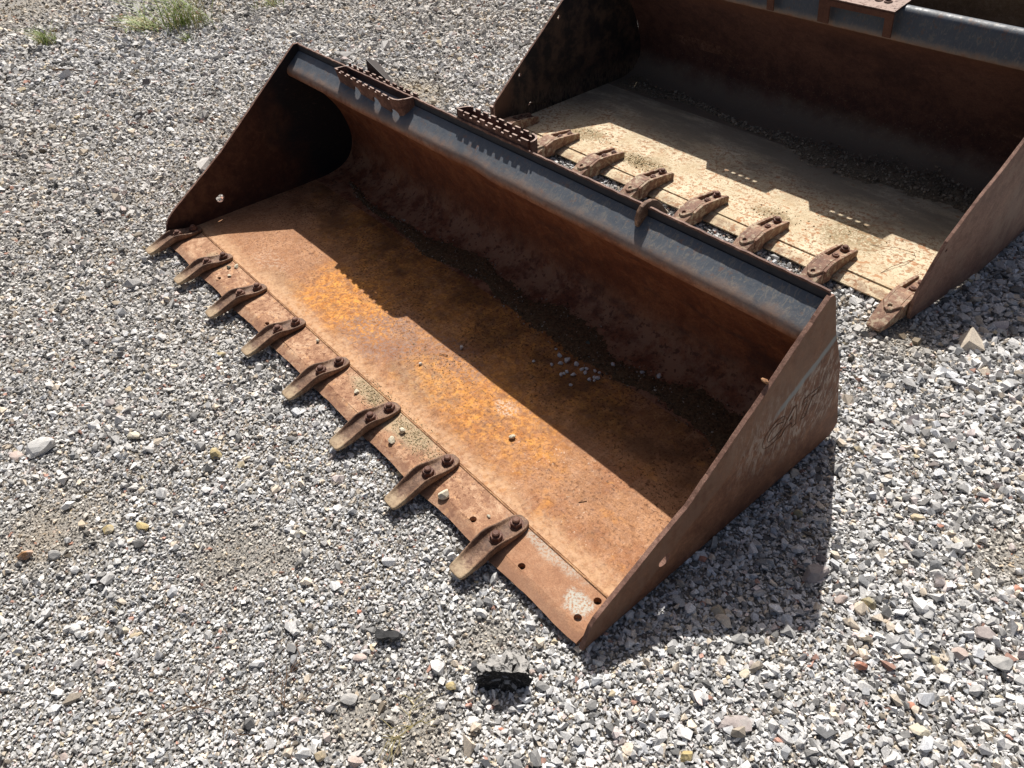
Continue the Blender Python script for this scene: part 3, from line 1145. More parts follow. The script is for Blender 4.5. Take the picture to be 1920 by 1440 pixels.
# ================================================================= bucket in front
BW = 2.40
R1 = empty('loader_bucket', (1.2, 0.5, -0.02), 'orange-brown rusted loader bucket in front, with eight flat bolt-on teeth', 'bucket', 'rusty loader buckets in a row on gravel')
L1 = (-1.2, -0.5, 0.02)
rg1 = random.Random(21)

# cutting edge with bolt holes
top, bot = [], []
nseg = 96
for k in range(nseg + 1):
    x = BW * k / nseg
    ph = (x - 0.05) / 0.289
    wear = -0.0018 * math.cos(2 * math.pi * ph) + 0.0012 * math.sin(x * 17) + rg1.uniform(-0.0010, 0.0010) + 0.003
    if x > 2.33:
        wear += (x - 2.33) * 0.05
    top.append((x, 0.034 + wear * 0.5))
    bot.append((x, 0.0 + wear))
top += [(BW + 0.01, 0.1305), (0, 0.1305)]
bot += [(BW + 0.01, 0.1305), (0, 0.1305)]
hxy = [(0.44, 0.038), (0.829, 0.040), (1.601, 0.046), (1.978, 0.044), (2.17, 0.043), (2.361, 0.047), (2.361, 0.111)]
slab_xy('cutting_edge', top, bot, [circle(a, b, 0.0098, 16) for a, b in hxy], 0.0, -0.019, M['edge_a'], R1, L1, 0.0012, -0.0095, nseg + 1)

# seam bead between edge and floor
V, F = [], []
nb = 300
for k in range(nb + 1):
    x = 0.004 + (BW - 0.008) * k / nb
    zz = -0.0026 + 0.0006 * math.sin(k * 0.7) + 0.0004 * rg1.random() + (0.0022 if x > 2.30 else 0)
    for q in range(5):
        a = math.pi * q / 4
        V.append((x, 0.1347 + 0.0040 * math.cos(a) + rg1.uniform(-.0004, .0004), zz + 0.0036 * math.sin(a) - (0.006 if q in (0, 4) else 0)))
for k in range(nb):
    for q in range(4):
        a = k * 5 + q
        F.append((a, a + 1, a + 6, a + 5))
obj('weld_seam', mesh('weld_seam', V, F), M['weld'], R1, L1, True)


# floor plate: thick sheet with faint dents
def wob_floor(x, y, z, i):
    return (0, 0.0016 * math.sin(x * 5.1 + 0.6) * math.sin(y * 7 + x) if 0.16 < y < 0.68 else 0)


prof = [(0.1390, 0.0)] + [(0.16 + 0.04 * k, 0.0) for k in range(14)] + [(0.705, 0.0)]
sheet('floor_plate', prof, 0.012, 0.0, BW + 0.01, 60, M['floor_a'], R1, L1, wob_floor)

# swept back plate
prof = catmull([(0.7052, 0.0), (0.778, 0.0035), (0.852, 0.022), (0.902, 0.064), (0.922, 0.135), (0.905, 0.225), (0.868, 0.305), (0.796, 0.396), (0.716, 0.466)], 7)


def wob_back(x, y, z, i):
    f = max(0.0, min(1.0, (z - 0.08) / 0.1)) * max(0.0, min(1.0, (0.44 - z) / 0.1))
    return (0.0025 * math.sin(x * 4.3 + 1) * math.sin(z * 11 + x * 1.5) * f, 0)


sheet('back_plate', prof, 0.005, 0.0, BW + 0.006, 70, M['back_a'], R1, L1, wob_back)

# rolled top rail: rounded nose and sloping painted face
nose = [(0.7135, 0.4665), (0.704, 0.4640), (0.6955, 0.4670), (0.6905, 0.4755), (0.6905, 0.4860), (0.6940, 0.4955), (0.7010, 0.5035)]
prof = nose + [(0.701 + (0.7605 - 0.701) * k / 6, 0.5035 + (0.549 - 0.5035) * k / 6) for k in range(1, 7)]


def wob_rail(x, y, z, i):
    d = 0.006 * math.exp(-((x - 1.20) / 0.07) ** 2) - 0.004 * math.exp(-((x - 1.33) / 0.06) ** 2)
    d += 0.0022 * math.sin(x * 9.3) * math.sin(x * 3.1)
    k = max(0.0, min(1.0, (0.75 - y) / 0.04))
    return (d * 0.6 * k, d * 0.4 * k)


sheet('top_rail', prof, 0.009, 0.0, BW + 0.004, 110, M['rail_a'], R1, L1, wob_rail)


# rear plate: upright rim, then down to the ground behind
def wob_rim(x, y, z, i):
    if z > 0.57:
        return (0, 0.0007 * math.sin(x * 61) * math.sin(x * 23 + 1) + 0.0006 * math.sin(x * 130))
    return (0, 0)


prof = [(0.995, 0.004), (0.952, 0.105), (0.919, 0.215), (0.890, 0.290), (0.872, 0.335), (0.800, 0.500), (0.7640, 0.543), (0.7625, 0.5745)]
sheet('rear_plate', prof, 0.006, 0.0, BW + 0.003, 240, M['rim_paint'], R1, L1, wob_rim, False)

# side plates
CR = [(0.150, 0.030), (0.381, 0.150), (0.602, 0.279), (0.8165, 0.440)]
TOPE = rough_line([(0.045, 0.068), (0.09, 0.090), (0.332, 0.204), (0.586, 0.415), (0.745, 0.556)], 0.017, 0.0011, rg1) + [(0.757, 0.5655), (0.770, 0.566), (0.778, 0.556)]


def side_polys(top_edge):
    low = [(0.004, -0.0185), (0.14, -0.019), (0.40, -0.0195), (0.72, -0.0195), (0.925, -0.0195), (0.968, -0.016), (0.992, -0.004), (1.002, 0.018)]
    rear = [(0.924, 0.215), (0.897, 0.295)]
    front = [(0.020, 0.030), (0.012, 0.004)]
    pa = low + rear + CR[::-1] + [(0.08, 0.012)] + front[::-1][:0] + [(0.012, 0.004)]
    pb = [(0.012, 0.004), (0.08, 0.012)] + CR + top_edge[::-1] + [(0.030, 0.050)]
    return [pa, pb]


def crease_dx(sgn):
    def f(y, z):
        zc = np.interp(y, [0.012, 0.08, 0.150, 0.381, 0.602, 0.8165], [0.004, 0.012, 0.030, 0.150, 0.279, 0.440])
        return sgn * max(0.0, z - zc) * (0.05 if y < 0.8165 else 0) * min(1.0, max(0, y - 0.05) / 0.2)
    return f


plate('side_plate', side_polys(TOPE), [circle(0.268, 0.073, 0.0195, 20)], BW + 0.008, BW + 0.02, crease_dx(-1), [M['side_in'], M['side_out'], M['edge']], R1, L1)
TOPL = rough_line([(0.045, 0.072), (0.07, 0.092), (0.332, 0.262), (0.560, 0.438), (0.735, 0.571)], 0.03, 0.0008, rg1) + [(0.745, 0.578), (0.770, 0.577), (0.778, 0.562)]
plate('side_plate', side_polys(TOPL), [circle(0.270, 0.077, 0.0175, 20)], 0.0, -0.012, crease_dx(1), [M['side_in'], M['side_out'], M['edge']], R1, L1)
# burr on the right plate's edge
bm = bmesh.new()
bmesh.ops.create_icosphere(bm, subdivisions=1, radius=0.008)
for v in bm.verts:
    v.co = Vector((v.co.x * 1.5, v.co.y * 0.8, v.co.z * 0.6)) * rg1.uniform(0.8, 1.2)
obj('burr', from_bm('burr', bm), M['weld'], R1, (L1[0] + 2.395, L1[1] + 0.583, L1[2] + 0.419))

# raised lettering on the right side plate
fc = D.curves.new('lettering', 'FONT')
fc.body = 'CAT'
fc.size = 0.105
fc.fill_mode = 'NONE'
fc.offset = 0.004
fc.shear = 0.15
fc.bevel_depth = 0.0010
fc.bevel_resolution = 0
fc.space_character = 1.05
fo = D.objects.new('lettering', fc)
COL.objects.link(fo)
bpy.context.view_layer.update()
lm = D.meshes.new_from_object(fo.evaluated_get(bpy.context.evaluated_depsgraph_get()))
D.objects.remove(fo)
lo = obj('lettering', lm, None, R1)
lm.materials.clear()
lm.materials.append(M['logo'])
lo.rotation_euler = Matrix(((0, 0, 1), (1, 0, 0), (0, 1, 0))).to_euler()
lo.location = (L1[0] + BW + 0.0207, L1[1] + 0.590, L1[2] + 0.196)

# teeth
t0 = None
for i in range(8):
    x = 0.0505 + 0.289 * i
    to = obj('tooth', TOOTH, None, R1, (L1[0] + x, L1[1], L1[2] + 0.0006), True)
    to.rotation_euler = (0, 0, rg1.uniform(-0.02, 0.02))
    m_ = to.modifiers.new('subdivision', 'SUBSURF')
    m_.levels = m_.render_levels = 1
    for yb, hz in ((0.0445, 0.0155), (0.1105, 0.0115)):
        bo = obj('bolt', BOLT, None, to, (0, yb, hz))
        bo.rotation_euler = (0, 0, rg1.uniform(0, 1.0))

# serrated foothold in front of the rim
st_ = D.objects.new('tmp', None)
D.objects.remove(st_)
bm = bmesh.new()
path = [(0.386, 0.7600), (0.376, 0.7160), (0.769, 0.6990), (0.790, 0.7000), (0.808, 0.7080), (0.820, 0.7300), (0.826, 0.7600)]


def zb1(s):
    for c, hh in ((0.175, 0.024), (0.315, 0.024), (0.435, 0.014)):
        d = abs(s - c)
        if d < 0.025:
            return 0.5200 + hh * math.sqrt(max(0, 1 - (d / 0.025) ** 2))
    return 0.512 if 0.03 < s < 0.50 else 0.52


def zt1(s):
    if s < 0.045:
        return 0.5795
    if s > 0.445:
        return 0.579
    return serr(0.0435, 0.5695, 0.5795, 0.55)(s)


wall_strip(bm, path, zb1, zt1, 0.006)
for v in bm.verts:
    if v.co.y < 0.752:
        v.co.y += (0.58 - v.co.z) * 0.25
step = obj('foothold', from_bm('foothold', bm), M['rim'], R1, L1)
bm = bmesh.new()
wall_strip(bm, [(0.378, 0.7765), (0.826, 0.7765)], lambda s: 0.535, serr(0.0435, 0.5725, 0.5825, 0.5, 0.3), 0.006)
obj('serrated_edge', from_bm('serrated_edge', bm), M['rim'], step, (0, 0, 0))
# gusset behind it
V = [(0.46, 0.79, 0.50), (0.47, 0.815, 0.575), (0.62, 0.80, 0.52), (0.46, 0.86, 0.46), (0.455, 0.868, 0.560), (0.62, 0.84, 0.46), (0.47, 0.80, 0.59), (0.475, 0.806, 0.59)]
bm = bmesh.new()
for pts in ([(0.450, 0.855), (0.470, 0.800), (0.625, 0.800), (0.610, 0.830)],):
    a = [bm.verts.new((p[0], p[1], 0.43)) for p in pts]
    b = [bm.verts.new((p[0], p[1], z)) for p, z in zip(pts, (0.590, 0.614, 0.560, 0.545))]
    bm.faces.new(a[::-1])
    bm.faces.new(b)
    for i in range(4):
        bm.faces.new((a[i], a[(i + 1) % 4], b[(i + 1) % 4], b[i]))
bevel(obj('gusset', from_bm('gusset', bm), M['black'], R1, L1), 0.003)

# serrated foothold standing behind the rim
bm = bmesh.new()
path = [(1.397, 0.7480), (1.060, 0.7555)]
wall_strip(bm, [(1.062, 0.7760), (1.400, 0.7760)], lambda s: 0.545, lambda s: 0.600 if s < 0.02 or s > 0.315 else serr(0.0385, 0.5885, 0.600, 0.55, 0.1)(s), -0.006)
wall_strip(bm, [(1.056, 0.772), (1.066, 0.800), (1.078, 0.812)], lambda s: 0.49, lambda s: 0.600, 0.006)
wall_strip(bm, [(1.078, 0.812), (1.370, 0.812)], lambda s: 0.46, serr(0.0385, 0.589, 0.600, 0.55, 0.4), 0.006)
wall_strip(bm, [(1.370, 0.812), (1.388, 0.809), (1.401, 0.800), (1.407, 0.787), (1.409, 0.772)], lambda s: 0.46, lambda s: 0.600, 0.006)
obj('foothold', from_bm('foothold', bm), M['rim'], R1, L1)

# lifting eye welded across the rim
bm = bmesh.new()
pts = [(0.728, 0.527), (0.726, 0.548), (0.731, 0.568), (0.742, 0.581), (0.760, 0.588), (0.780, 0.587), (0.800, 0.578), (0.822, 0.558), (0.848, 0.525), (0.830, 0.480), (0.775, 0.520)]
fr = [bm.verts.new((1.864, *p)) for p in pts]
bk = [bm.verts.new((1.878, *p)) for p in pts]
bm.faces.new(fr)
bm.faces.new(bk[::-1])
for i in range(len(pts)):
    j = (i + 1) % len(pts)
    bm.faces.new((fr[i], fr[j], bk[j], bk[i]))
bevel(obj('lifting_eye', from_bm('lifting_eye', bm), M['tooth'], R1, L1), 0.004)

# ================================================================= buckets behind
BW2 = 2.1028
ADW = 0.036


def adapter_mesh():
    """cast tooth adapter: block with a bolt pocket open to the rear"""
    bm = bmesh.new()

    def prism(pts, x0, x1):
        a = [bm.verts.new((x0, *p)) for p in pts]
        b = [bm.verts.new((x1, *p)) for p in pts]
        bm.faces.new(a)
        bm.faces.new(b[::-1])
        for i in range(len(pts)):
            j = (i + 1) % len(pts)
            bm.faces.new((a[i], a[j], b[j], b[i]))
    base = [(0.150, 0.001), (0.150, 0.023), (0.040, 0.033), (0.030, 0.043), (0.018, 0.051), (-0.012, 0.053), (-0.062, 0.040), (-0.064, -0.016), (-0.010, -0.022), (-0.004, 0.001)]
    prism(base, -0.024, 0.024)
    side = [(0.155, 0.001), (0.155, 0.026), (0.148, 0.032), (0.080, 0.043), (0.018, 0.0505), (-0.012, 0.0522), (-0.062, 0.038), (-0.064, -0.014), (-0.010, -0.020), (-0.004, 0.001)]
    prism(side, -ADW, -0.0237)
    prism(side, 0.0237, ADW)
    return from_bm('tooth', bm)


def tip_mesh():
    st = []
    for y, hw, zt, zb in ((-0.068, 0.036, 0.040, -0.014), (-0.085, 0.0355, 0.034, -0.015), (-0.115, 0.033, 0.020, -0.016), (-0.140, 0.030, 0.008, -0.016),
                          (-0.158, 0.026, 0.000, -0.015), (-0.166, 0.019, -0.005, -0.013)):
        st.append([(-hw * 0.95, y, zb), (-hw, y, (zb + zt) / 2), (-hw * 0.93, y, zt - 0.002), (-hw * 0.4, y, zt), (hw * 0.4, y, zt), (hw * 0.93, y, zt - 0.002), (hw, y, (zb + zt) / 2), (hw * 0.95, y, zb)])
    return loft_x('tooth_tip', st)


def flap_mesh():
    bm = bmesh.new()
    pts = [(-0.033, -0.0685), (0.033, -0.0685), (0.012, -0.098), (0.0, -0.103), (-0.012, -0.098)]
    hole = circle(0.0, -0.085, 0.0075, 10)
    for z0 in (0.0,):
        rings = []
        for dz in (0.006, -0.012):
            edges, rr = [], []
            for lp in (pts, hole):
                vs = [bm.verts.new((p[0], p[1], 0.040 + (p[1] + 0.068) * 0.36 + dz)) for p in lp]
                rr.append(vs)
                for a, b in zip(vs, vs[1:] + vs[:1]):
                    edges.append(bm.edges.new((a, b)))
            bmesh.ops.triangle_fill(bm, edges=edges, use_beauty=True)
            rings.append(rr)
        for ra, rb in zip(*rings):
            for i in range(len(ra)):
                bm.faces.new((ra[i], ra[(i + 1) % len(ra)], rb[(i + 1) % len(ra)], rb[i]))
    return from_bm('tip_flap', bm)


ADAPT, TIP, FLAP = adapter_mesh(), tip_mesh(), flap_mesh()
for m_ in (ADAPT, TIP, FLAP):
    m_.materials.append(M['adapter'])


def step_meshes():
    """box step: perforated tread on top, front face with an open window"""
    bm = bmesh.new()
    # tread with round holes
    w, y0, y1 = 0.31, 0.683, 0.790
    z0, z1 = 0.650, 0.668
    hs = [circle(0.045 + 0.0365 * k + 0.02, 0.745, 0.0125, 12) for k in range(6)]
    rings = []
    for dz in (0.0, -0.006):
        edges, rr = [], []
        for lp in [[(0, y0), (w, y0), (w, y1), (0, y1)]] + hs:
            vs = [bm.verts.new((p[0], p[1], z0 + (p[1] - y0) / (y1 - y0) * (z1 - z0) + dz)) for p in lp]
            rr.append(vs)
            for a, b in zip(vs, vs[1:] + vs[:1]):
                edges.append(bm.edges.new((a, b)))
        bmesh.ops.triangle_fill(bm, edges=edges, use_beauty=True)
        rings.append(rr)
    for ra, rb in zip(*rings):
        for i in range(len(ra)):
            bm.faces.new((ra[i], ra[(i + 1) % len(ra)], rb[(i + 1) % len(ra)], rb[i]))
    tread = from_bm('tread', bm)
    # raised dimple collars round the holes
    V, F = [], []
    for k in range(6):
        cx, cy = 0.045 + 0.0365 * k + 0.02, 0.745
        zc = z0 + (cy - y0) / (y1 - y0) * (z1 - z0)
        b0 = len(V)
        for rr, dz in ((0.0165, 0.0005), (0.0135, 0.004), (0.0118, 0.003), (0.0118, -0.004)):
            for q in range(14):
                a = 2 * math.pi * q / 14
                V.append((cx + rr * math.cos(a), cy + rr * math.sin(a), zc + dz))
        for r in range(3):
            for q in range(14):
                F.append((b0 + r * 14 + q, b0 + r * 14 + (q + 1) % 14, b0 + (r + 1) * 14 + (q + 1) % 14, b0 + (r + 1) * 14 + q))
    collars = mesh('collars', V, F)
    # front face with window
    bm = bmesh.new()
    outer = [(0.0, 0.552), (0.0, 0.6435), (w, 0.6435), (w, 0.552), (w - 0.035, 0.552), (w - 0.035, 0.620), (0.050, 0.620), (0.050, 0.552)]
    rings = []
    for dy in (0.0, 0.007):
        vs = [bm.verts.new((p[0], 0.684 + dy + (0.6435 - p[1]) * 0.2, p[1])) for p in outer]
        bmesh.ops.triangle_fill(bm, edges=[bm.edges.new((a, b)) for a, b in zip(vs, vs[1:] + vs[:1])], use_beauty=True)
        rings.append(vs)
    for i in range(len(outer)):
        j = (i + 1) % len(outer)
        bm.faces.new((rings[0][i], rings[0][j], rings[1][j], rings[1][i]))
    return tread, collars, from_bm('face_plate', bm)


TREAD, COLLARS, FACEP = step_meshes()
FACEP.materials.append(M['back_b'])
for m_ in (TREAD, COLLARS):
    m_.materials.append(M['rim'])


def build_bucket_b(ox, oy, label, mats, seed):
    rg = random.Random(seed)
    R = empty('loader_bucket', (ox + BW2 / 2, oy + 0.5, -0.02), label, 'bucket', 'rusty loader buckets in a row on gravel')
    L = (-BW2 / 2, -0.5, 0.02)
    # floor with its lip
    top, bot = [], []
    for k in range(61):
        x = BW2 * k / 60
        w = rg.uniform(-0.0012, 0.0012)
        top.append((x, 0.036 + w))
        bot.append((x, 0.0 + w))
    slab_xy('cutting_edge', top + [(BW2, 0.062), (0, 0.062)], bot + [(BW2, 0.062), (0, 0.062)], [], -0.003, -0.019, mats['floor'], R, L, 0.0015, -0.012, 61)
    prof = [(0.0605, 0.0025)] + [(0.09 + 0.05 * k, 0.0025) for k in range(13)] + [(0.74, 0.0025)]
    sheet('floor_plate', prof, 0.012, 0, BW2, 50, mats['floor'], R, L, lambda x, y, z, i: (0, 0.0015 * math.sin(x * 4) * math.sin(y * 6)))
    prof = catmull([(0.7402, 0.0025), (0.87, 0.005), (0.945, 0.030), (0.985, 0.085), (0.985, 0.16), (0.950, 0.270), (0.880, 0.390), (0.790, 0.500), (0.742, 0.538)], 6)
    sheet('back_plate', prof, 0.010, 0, BW2, 60, mats['back'], R, L,
          lambda x, y, z, i: (0.004 * math.sin(x * 3.7) * math.sin(z * 9) if 0.1 < z < 0.45 else 0, 0))
    prof = [(0.741, 0.5385), (0.727, 0.5410), (0.7225, 0.552)] + [(0.7225 + 0.012 * k / 5, 0.552 + 0.075 * k / 5) for k in range(1, 6)]
    prof += [(0.7345 + 0.030 * (1 - math.cos(a)), 0.627 + 0.030 * math.sin(a)) for a in [math.pi * q / 16 for q in range(1, 11)]]
    sheet('top_rail', prof, 0.008, 0, BW2, 90, mats['rail'], R, L, lambda x, y, z, i: (0.0012 * math.sin(x * 11) * math.sin(x * 4), 0))
    prof = [(1.055, 0.002), (0.98, 0.20), (0.88, 0.46), (0.815, 0.60), (0.792, 0.640)]
    sheet('rear_plate', prof, 0.010, 0, BW2, 40, M['rim'], R, L, None, False)
    # side plates, each with its own worn outline
    lowb = [(-0.026, -0.0185), (0.10, -0.019), (0.45, -0.0195), (0.94, -0.0195), (1.01, -0.012), (1.046, 0.004), (1.052, 0.025)]
    tr = rough_line([(-0.040, 0.060), (-0.030, 0.098), (0.000, 0.150), (0.055, 0.240), (0.196, 0.338), (0.300, 0.392), (0.400, 0.458), (0.560, 0.570), (0.735, 0.662)], 0.03, 0.0012, rg)
    tl = rough_line([(-0.042, 0.066), (-0.040, 0.115), (-0.022, 0.138), (0.150, 0.276), (0.411, 0.484), (0.735, 0.662)], 0.03, 0.0012, rg)
    end = [(0.760, 0.664), (0.800, 0.640)]
    for edge, xa, xb, hl in ((tr, BW2, BW2 + 0.02, [circle(0.07, 0.205, 0.007, 8)]), (tl, 0.0, -0.02, [circle(0.190, 0.055, 0.011, 12), circle(0.128, 0.215, 0.008, 10), circle(0.387, 0.418, 0.009, 10)])):
        plate('side_plate', [lowb + (edge + end)[::-1] + [(-0.036, 0.02)]], hl, xa + (0.008 if xa > 1 else 0), xb + (0.008 if xa < 1 else 0), (lambda y, z: 0.028 * math.sin(math.pi * max(0, min(1, (y + 0.03) / 1.1))) * (1 if z < 0.05 else 0) * (1 if xa > 1 else -1)),
              [mats['side_in'], mats['side_out'], M['edge']], R, L)
    # wear bar on the outside of the left plate's nose
    bm = bmesh.new()
    bmesh.ops.create_cube(bm, size=1.0)
    for v in bm.verts:
        v.co = Vector((-0.0325 + v.co.x * 0.023, -0.015 + v.co.y * 0.045, 0.045 + v.co.z * 0.11))
    bevel(obj('wear_bar', from_bm('wear_bar', bm), M['rim'], R, L), 0.003)
    # bolted adapters with pinned tips
    for i in range(8):
        x = 0.0676 + 0.2861 * i
        a = obj('tooth', ADAPT, None, R, (L[0] + x, L[1], L[2] + 0.0015))
        a.rotation_euler = (0, 0, rg.uniform(-0.015, 0.015))
        bevel(a, 0.0022, 2)
        tp = obj('tooth_tip', TIP, None, a, (0, 0, 0), True)
        m_ = tp.modifiers.new('split', 'EDGE_SPLIT')
        m_.split_angle = math.radians(45)
        bevel(obj('tip_flap', FLAP, None, a), 0.0015)
        for yb, hz, bmsh in ((0.060, 0.031, BOLT_LOW), (0.122, 0.025, BOLT if i in (3, 4, 5, 6) else BOLT_LOW)):
            b = obj('bolt', bmsh, None, a, (0, yb, hz))
            b.rotation_euler = (0, 0, rg.uniform(0, 1))
    # two steps with perforated treads
    for sx in (0.647, 1.160):
        f = obj('step', FACEP, None, R, (L[0] + sx, L[1], L[2]))
        bevel(f, 0.003)
        bevel(obj('tread', TREAD, None, f), 0.001)
        obj('hole_collars', COLLARS, None, f, (0, 0, 0), True)
    return R


M['back_c'] = mat_back_b('olive_dust_back', True)
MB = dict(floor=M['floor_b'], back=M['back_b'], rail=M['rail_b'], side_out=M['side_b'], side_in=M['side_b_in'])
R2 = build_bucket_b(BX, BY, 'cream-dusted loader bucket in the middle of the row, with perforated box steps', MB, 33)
R3 = build_bucket_b(BX + 0.4, BY + 1.52, 'farthest loader bucket, only its dusty dark inside showing above the middle one', dict(MB, back=M['back_c']), 44)

# ---------------------------------------------------------------- loose matter lying in the buckets
def grains(name, n, fx, fy, fz, smin, smax, tint, mat, seed, label, cat):
    rg = np.random.default_rng(seed)
    u, v = rg.random(n), rg.normal(0, 1, n)
    x, y = fx(u, v, rg), fy(u, v, rg)
    size = smin * (smax / smin) ** (rg.random(n) ** 2.2)
    z = fz(x, y) + size * 0.12
    me = arrays_to_mesh(name, stones(rg, x, y, z, size, tint(rg, n), SMALL, 0.75))
    return obj(name, me, mat, kind='stuff', label=label, category=cat)


_PA = np.array([(0.7052, 0.0), (0.778, 0.0035), (0.852, 0.022), (0.902, 0.064)])


def za(x, y):
    return np.interp(y, _PA[:, 0], _PA[:, 1]) + 0.0005


def mound(name, xs, yc, hw, h, zf, mat, seed, label, cat):
    """low ragged ridge of soil lying along the bucket"""
    rg = random.Random(seed)
    V, F = [], []
    m = 17
    for k, x in enumerate(xs):
        c, w, hh = yc(x), hw(x) * rg.uniform(0.85, 1.15), h(x) * rg.uniform(0.8, 1.2)
        for q in range(m):
            t = -1 + 2 * q / (m - 1)
            y = c + t * w
            b = float(zf(np.array([x]), np.array([y]))[0])
            V.append((x, y, b - 0.003 + (hh + 0.003) * max(0, 1 - t * t) * rg.uniform(0.55, 1.25)))
    for k in range(len(xs) - 1):
        for q in range(m - 1):
            a = k * m + q
            F.append((a, a + 1, a + m + 1, a + m))
    return obj(name, mesh(name, V, F), mat, None, (0, 0, 0), True, kind='stuff', label=label, category=cat)


def yc_a(x):
    return 0.752 + 0.012 * math.sin(x * 6 + 1) + 0.012 * math.sin(x * 13) + (0.03 if x < 0.5 else 0) * (0.5 - x) / 0.5


def hw_a(x):
    return (0.010 + 0.062 * min(1, max(0, (x - 0.2) / 0.9))) * (0.8 + 0.25 * math.sin(x * 9) + 0.12 * math.sin(x * 31))


mound('grit', [0.15 + 2.23 * k / 260 for k in range(261)], yc_a, hw_a, lambda x: 0.0052, za, M['grit_a'], 3,
      'dark wet grit lying along the back sweep of the front bucket', 'grit')


def tint_dark(rg, n):
    t = np.array([0.095, 0.058, 0.030]) * rg.uniform(0.5, 1.8, (n, 1))
    k = rg.random(n) < 0.20
    t[k] = np.array([0.42, 0.36, 0.28]) * rg.uniform(0.6, 1.3, (k.sum(), 1))
    return t


grains('grit', 5200, lambda u, v, r: 0.15 + 2.23 * u ** 0.85,
       lambda u, v, r: np.array([yc_a(a) for a in 0.15 + 2.23 * u ** 0.85]) + np.clip(v, -1.9, 1.9) * np.array([hw_a(a) for a in 0.15 + 2.23 * u ** 0.85]) * 0.62,
       lambda x, y: za(x, y) + 0.0022, 0.0020, 0.0085, tint_dark, M['gravel'], 4, 'loose dark grains along the grit line in the front bucket', 'grit')


def tint_sand(rg, n):
    t = np.array([0.38, 0.305, 0.175]) * rg.uniform(0.6, 1.45, (n, 1))
    k = rg.random(n) < 0.12
    t[k] = np.array([0.13, 0.105, 0.065]) * rg.uniform(0.6, 1.3, (k.sum(), 1))
    return t


_SC = np.array([(1.375, 0.120, 0.055, 0.018), (1.42, 0.105, 0.05, 0.02), (1.60, 0.115, 0.075, 0.022), (1.66, 0.095, 0.06, 0.020), (0.31, 0.09, 0.05, 0.018), (1.42, 0.33, 0.10, 0.035)])


def pick(seed, n):
    r = np.random.default_rng(seed)
    k = r.choice(len(_SC), n, p=[.2, .2, .27, .17, .09, .07])
    return _SC[k, 0] + r.normal(0, 1, n) * _SC[k, 2], _SC[k, 1] + np.clip(r.normal(0, 1, n), -1.8, 1.8) * _SC[k, 3]


_sx, _sy = pick(9, 4200)
_sy = np.maximum(_sy, 0.035)
grains('sandy_silt', 4200, lambda u, v, r: _sx, lambda u, v, r: _sy, lambda x, y: np.where(np.abs(y - 0.1345) < 0.006, -0.001, 0.0), 0.0012, 0.0052, tint_sand, M['gravel'], 10,
       'sandy silt grains strewn over the cutting edge between the teeth', 'sand')


# soil in the middle bucket
_PB = np.array([(0.0, 0.0025), (0.7402, 0.0025), (0.87, 0.005), (0.945, 0.030), (0.985, 0.085)])


def zb_(x, y):
    return np.interp(y - BY, _PB[:, 0], _PB[:, 1]) + 0.0005


def yc_b(x):
    return BY + 0.80 + 0.03 * math.sin(x * 3.2) + 0.015 * math.sin(x * 11)


def hw_b(x):
    return (0.055 + 0.03 * math.sin(x * 4 + 1) + 0.03 * (x > 1.3)) * (0.9 + 0.15 * math.sin(x * 27))


mound('soil', [BX + 0.04 + 2.02 * k / 200 for k in range(201)], yc_b, hw_b, lambda x: 0.008 + 0.012 * max(0, min(1, (x - 1.3) / 0.5)), zb_, M['grit_b'], 13,
      'dusty grey soil drifted along the back of the middle bucket', 'soil')


def tint_soil(rg, n):
    t = np.array([0.27, 0.225, 0.165]) * rg.uniform(0.45, 1.7, (n, 1))
    return t


grains('soil', 4200, lambda u, v, r: BX + 0.05 + 2.0 * u ** 0.6,
       lambda u, v, r: np.array([yc_b(a) for a in BX + 0.05 + 2.0 * u ** 0.6]) + np.clip(v, -1.9, 1.9) * np.array([hw_b(a) for a in BX + 0.05 + 2.0 * u ** 0.6]) * 0.6,
       lambda x, y: zb_(x, y) + 0.006 + 0.008 * np.clip((x - 1.4) / 0.5, 0, 1), 0.003, 0.018, tint_soil, M['gravel'], 14, 'small stones in the soil at the back of the middle bucket', 'soil')
_SC = np.array([(0.35, 0.215, 0.05, 0.03), (0.42, 0.25, 0.05, 0.03), (0.70, 0.17, 0.05, 0.025), (0.79, 0.175, 0.06, 0.03), (1.72, 0.28, 0.10, 0.07), (1.43, 0.2, 0.06, 0.03)])
_mx, _my = pick(15, 1300)
_mx, _my = _mx + BX, np.maximum(_my, 0.07) + BY
grains('dirt_crumbs', 1300, lambda u, v, r: _mx, lambda u, v, r: _my, lambda x, y: np.where(y - BY < 0.06, -0.003, 0.0025), 0.0025, 0.010, tint_sand, M['gravel'], 16,
       'dry dirt crumbs caked behind the teeth of the middle bucket', 'dirt')

# ---------------------------------------------------------------- pale pebbles in the front bucket
PEB = [icorock(100 + k, 0.5, 0.42, 0.34, 1, 7) for k in range(5)]
PMAT = mat_rock('pale_pebble', (0.58, 0.54, 0.49), (0.74, 0.70, 0.64))
for m_ in PEB:
    m_.materials.append(PMAT)
cl = [(1.658, 0.652, 10), (1.692, 0.65, 16), (1.725, 0.661, 11), (1.754, 0.657, 10), (1.764, 0.668, 9), (1.773, 0.653, 9), (1.788, 0.681, 8), (1.803, 0.684, 7), (1.727, 0.591, 9), (1.73, 0.602, 7),
      (1.73, 0.615, 8), (1.754, 0.619, 11), (1.804, 0.639, 9), (1.807, 0.656, 8), (1.817, 0.662, 11), (1.817, 0.648, 6), (1.672, 0.605, 8), (1.688, 0.627, 10), (1.625, 0.667, 6), (1.621, 0.574, 7), (1.782, 0.581, 7)]
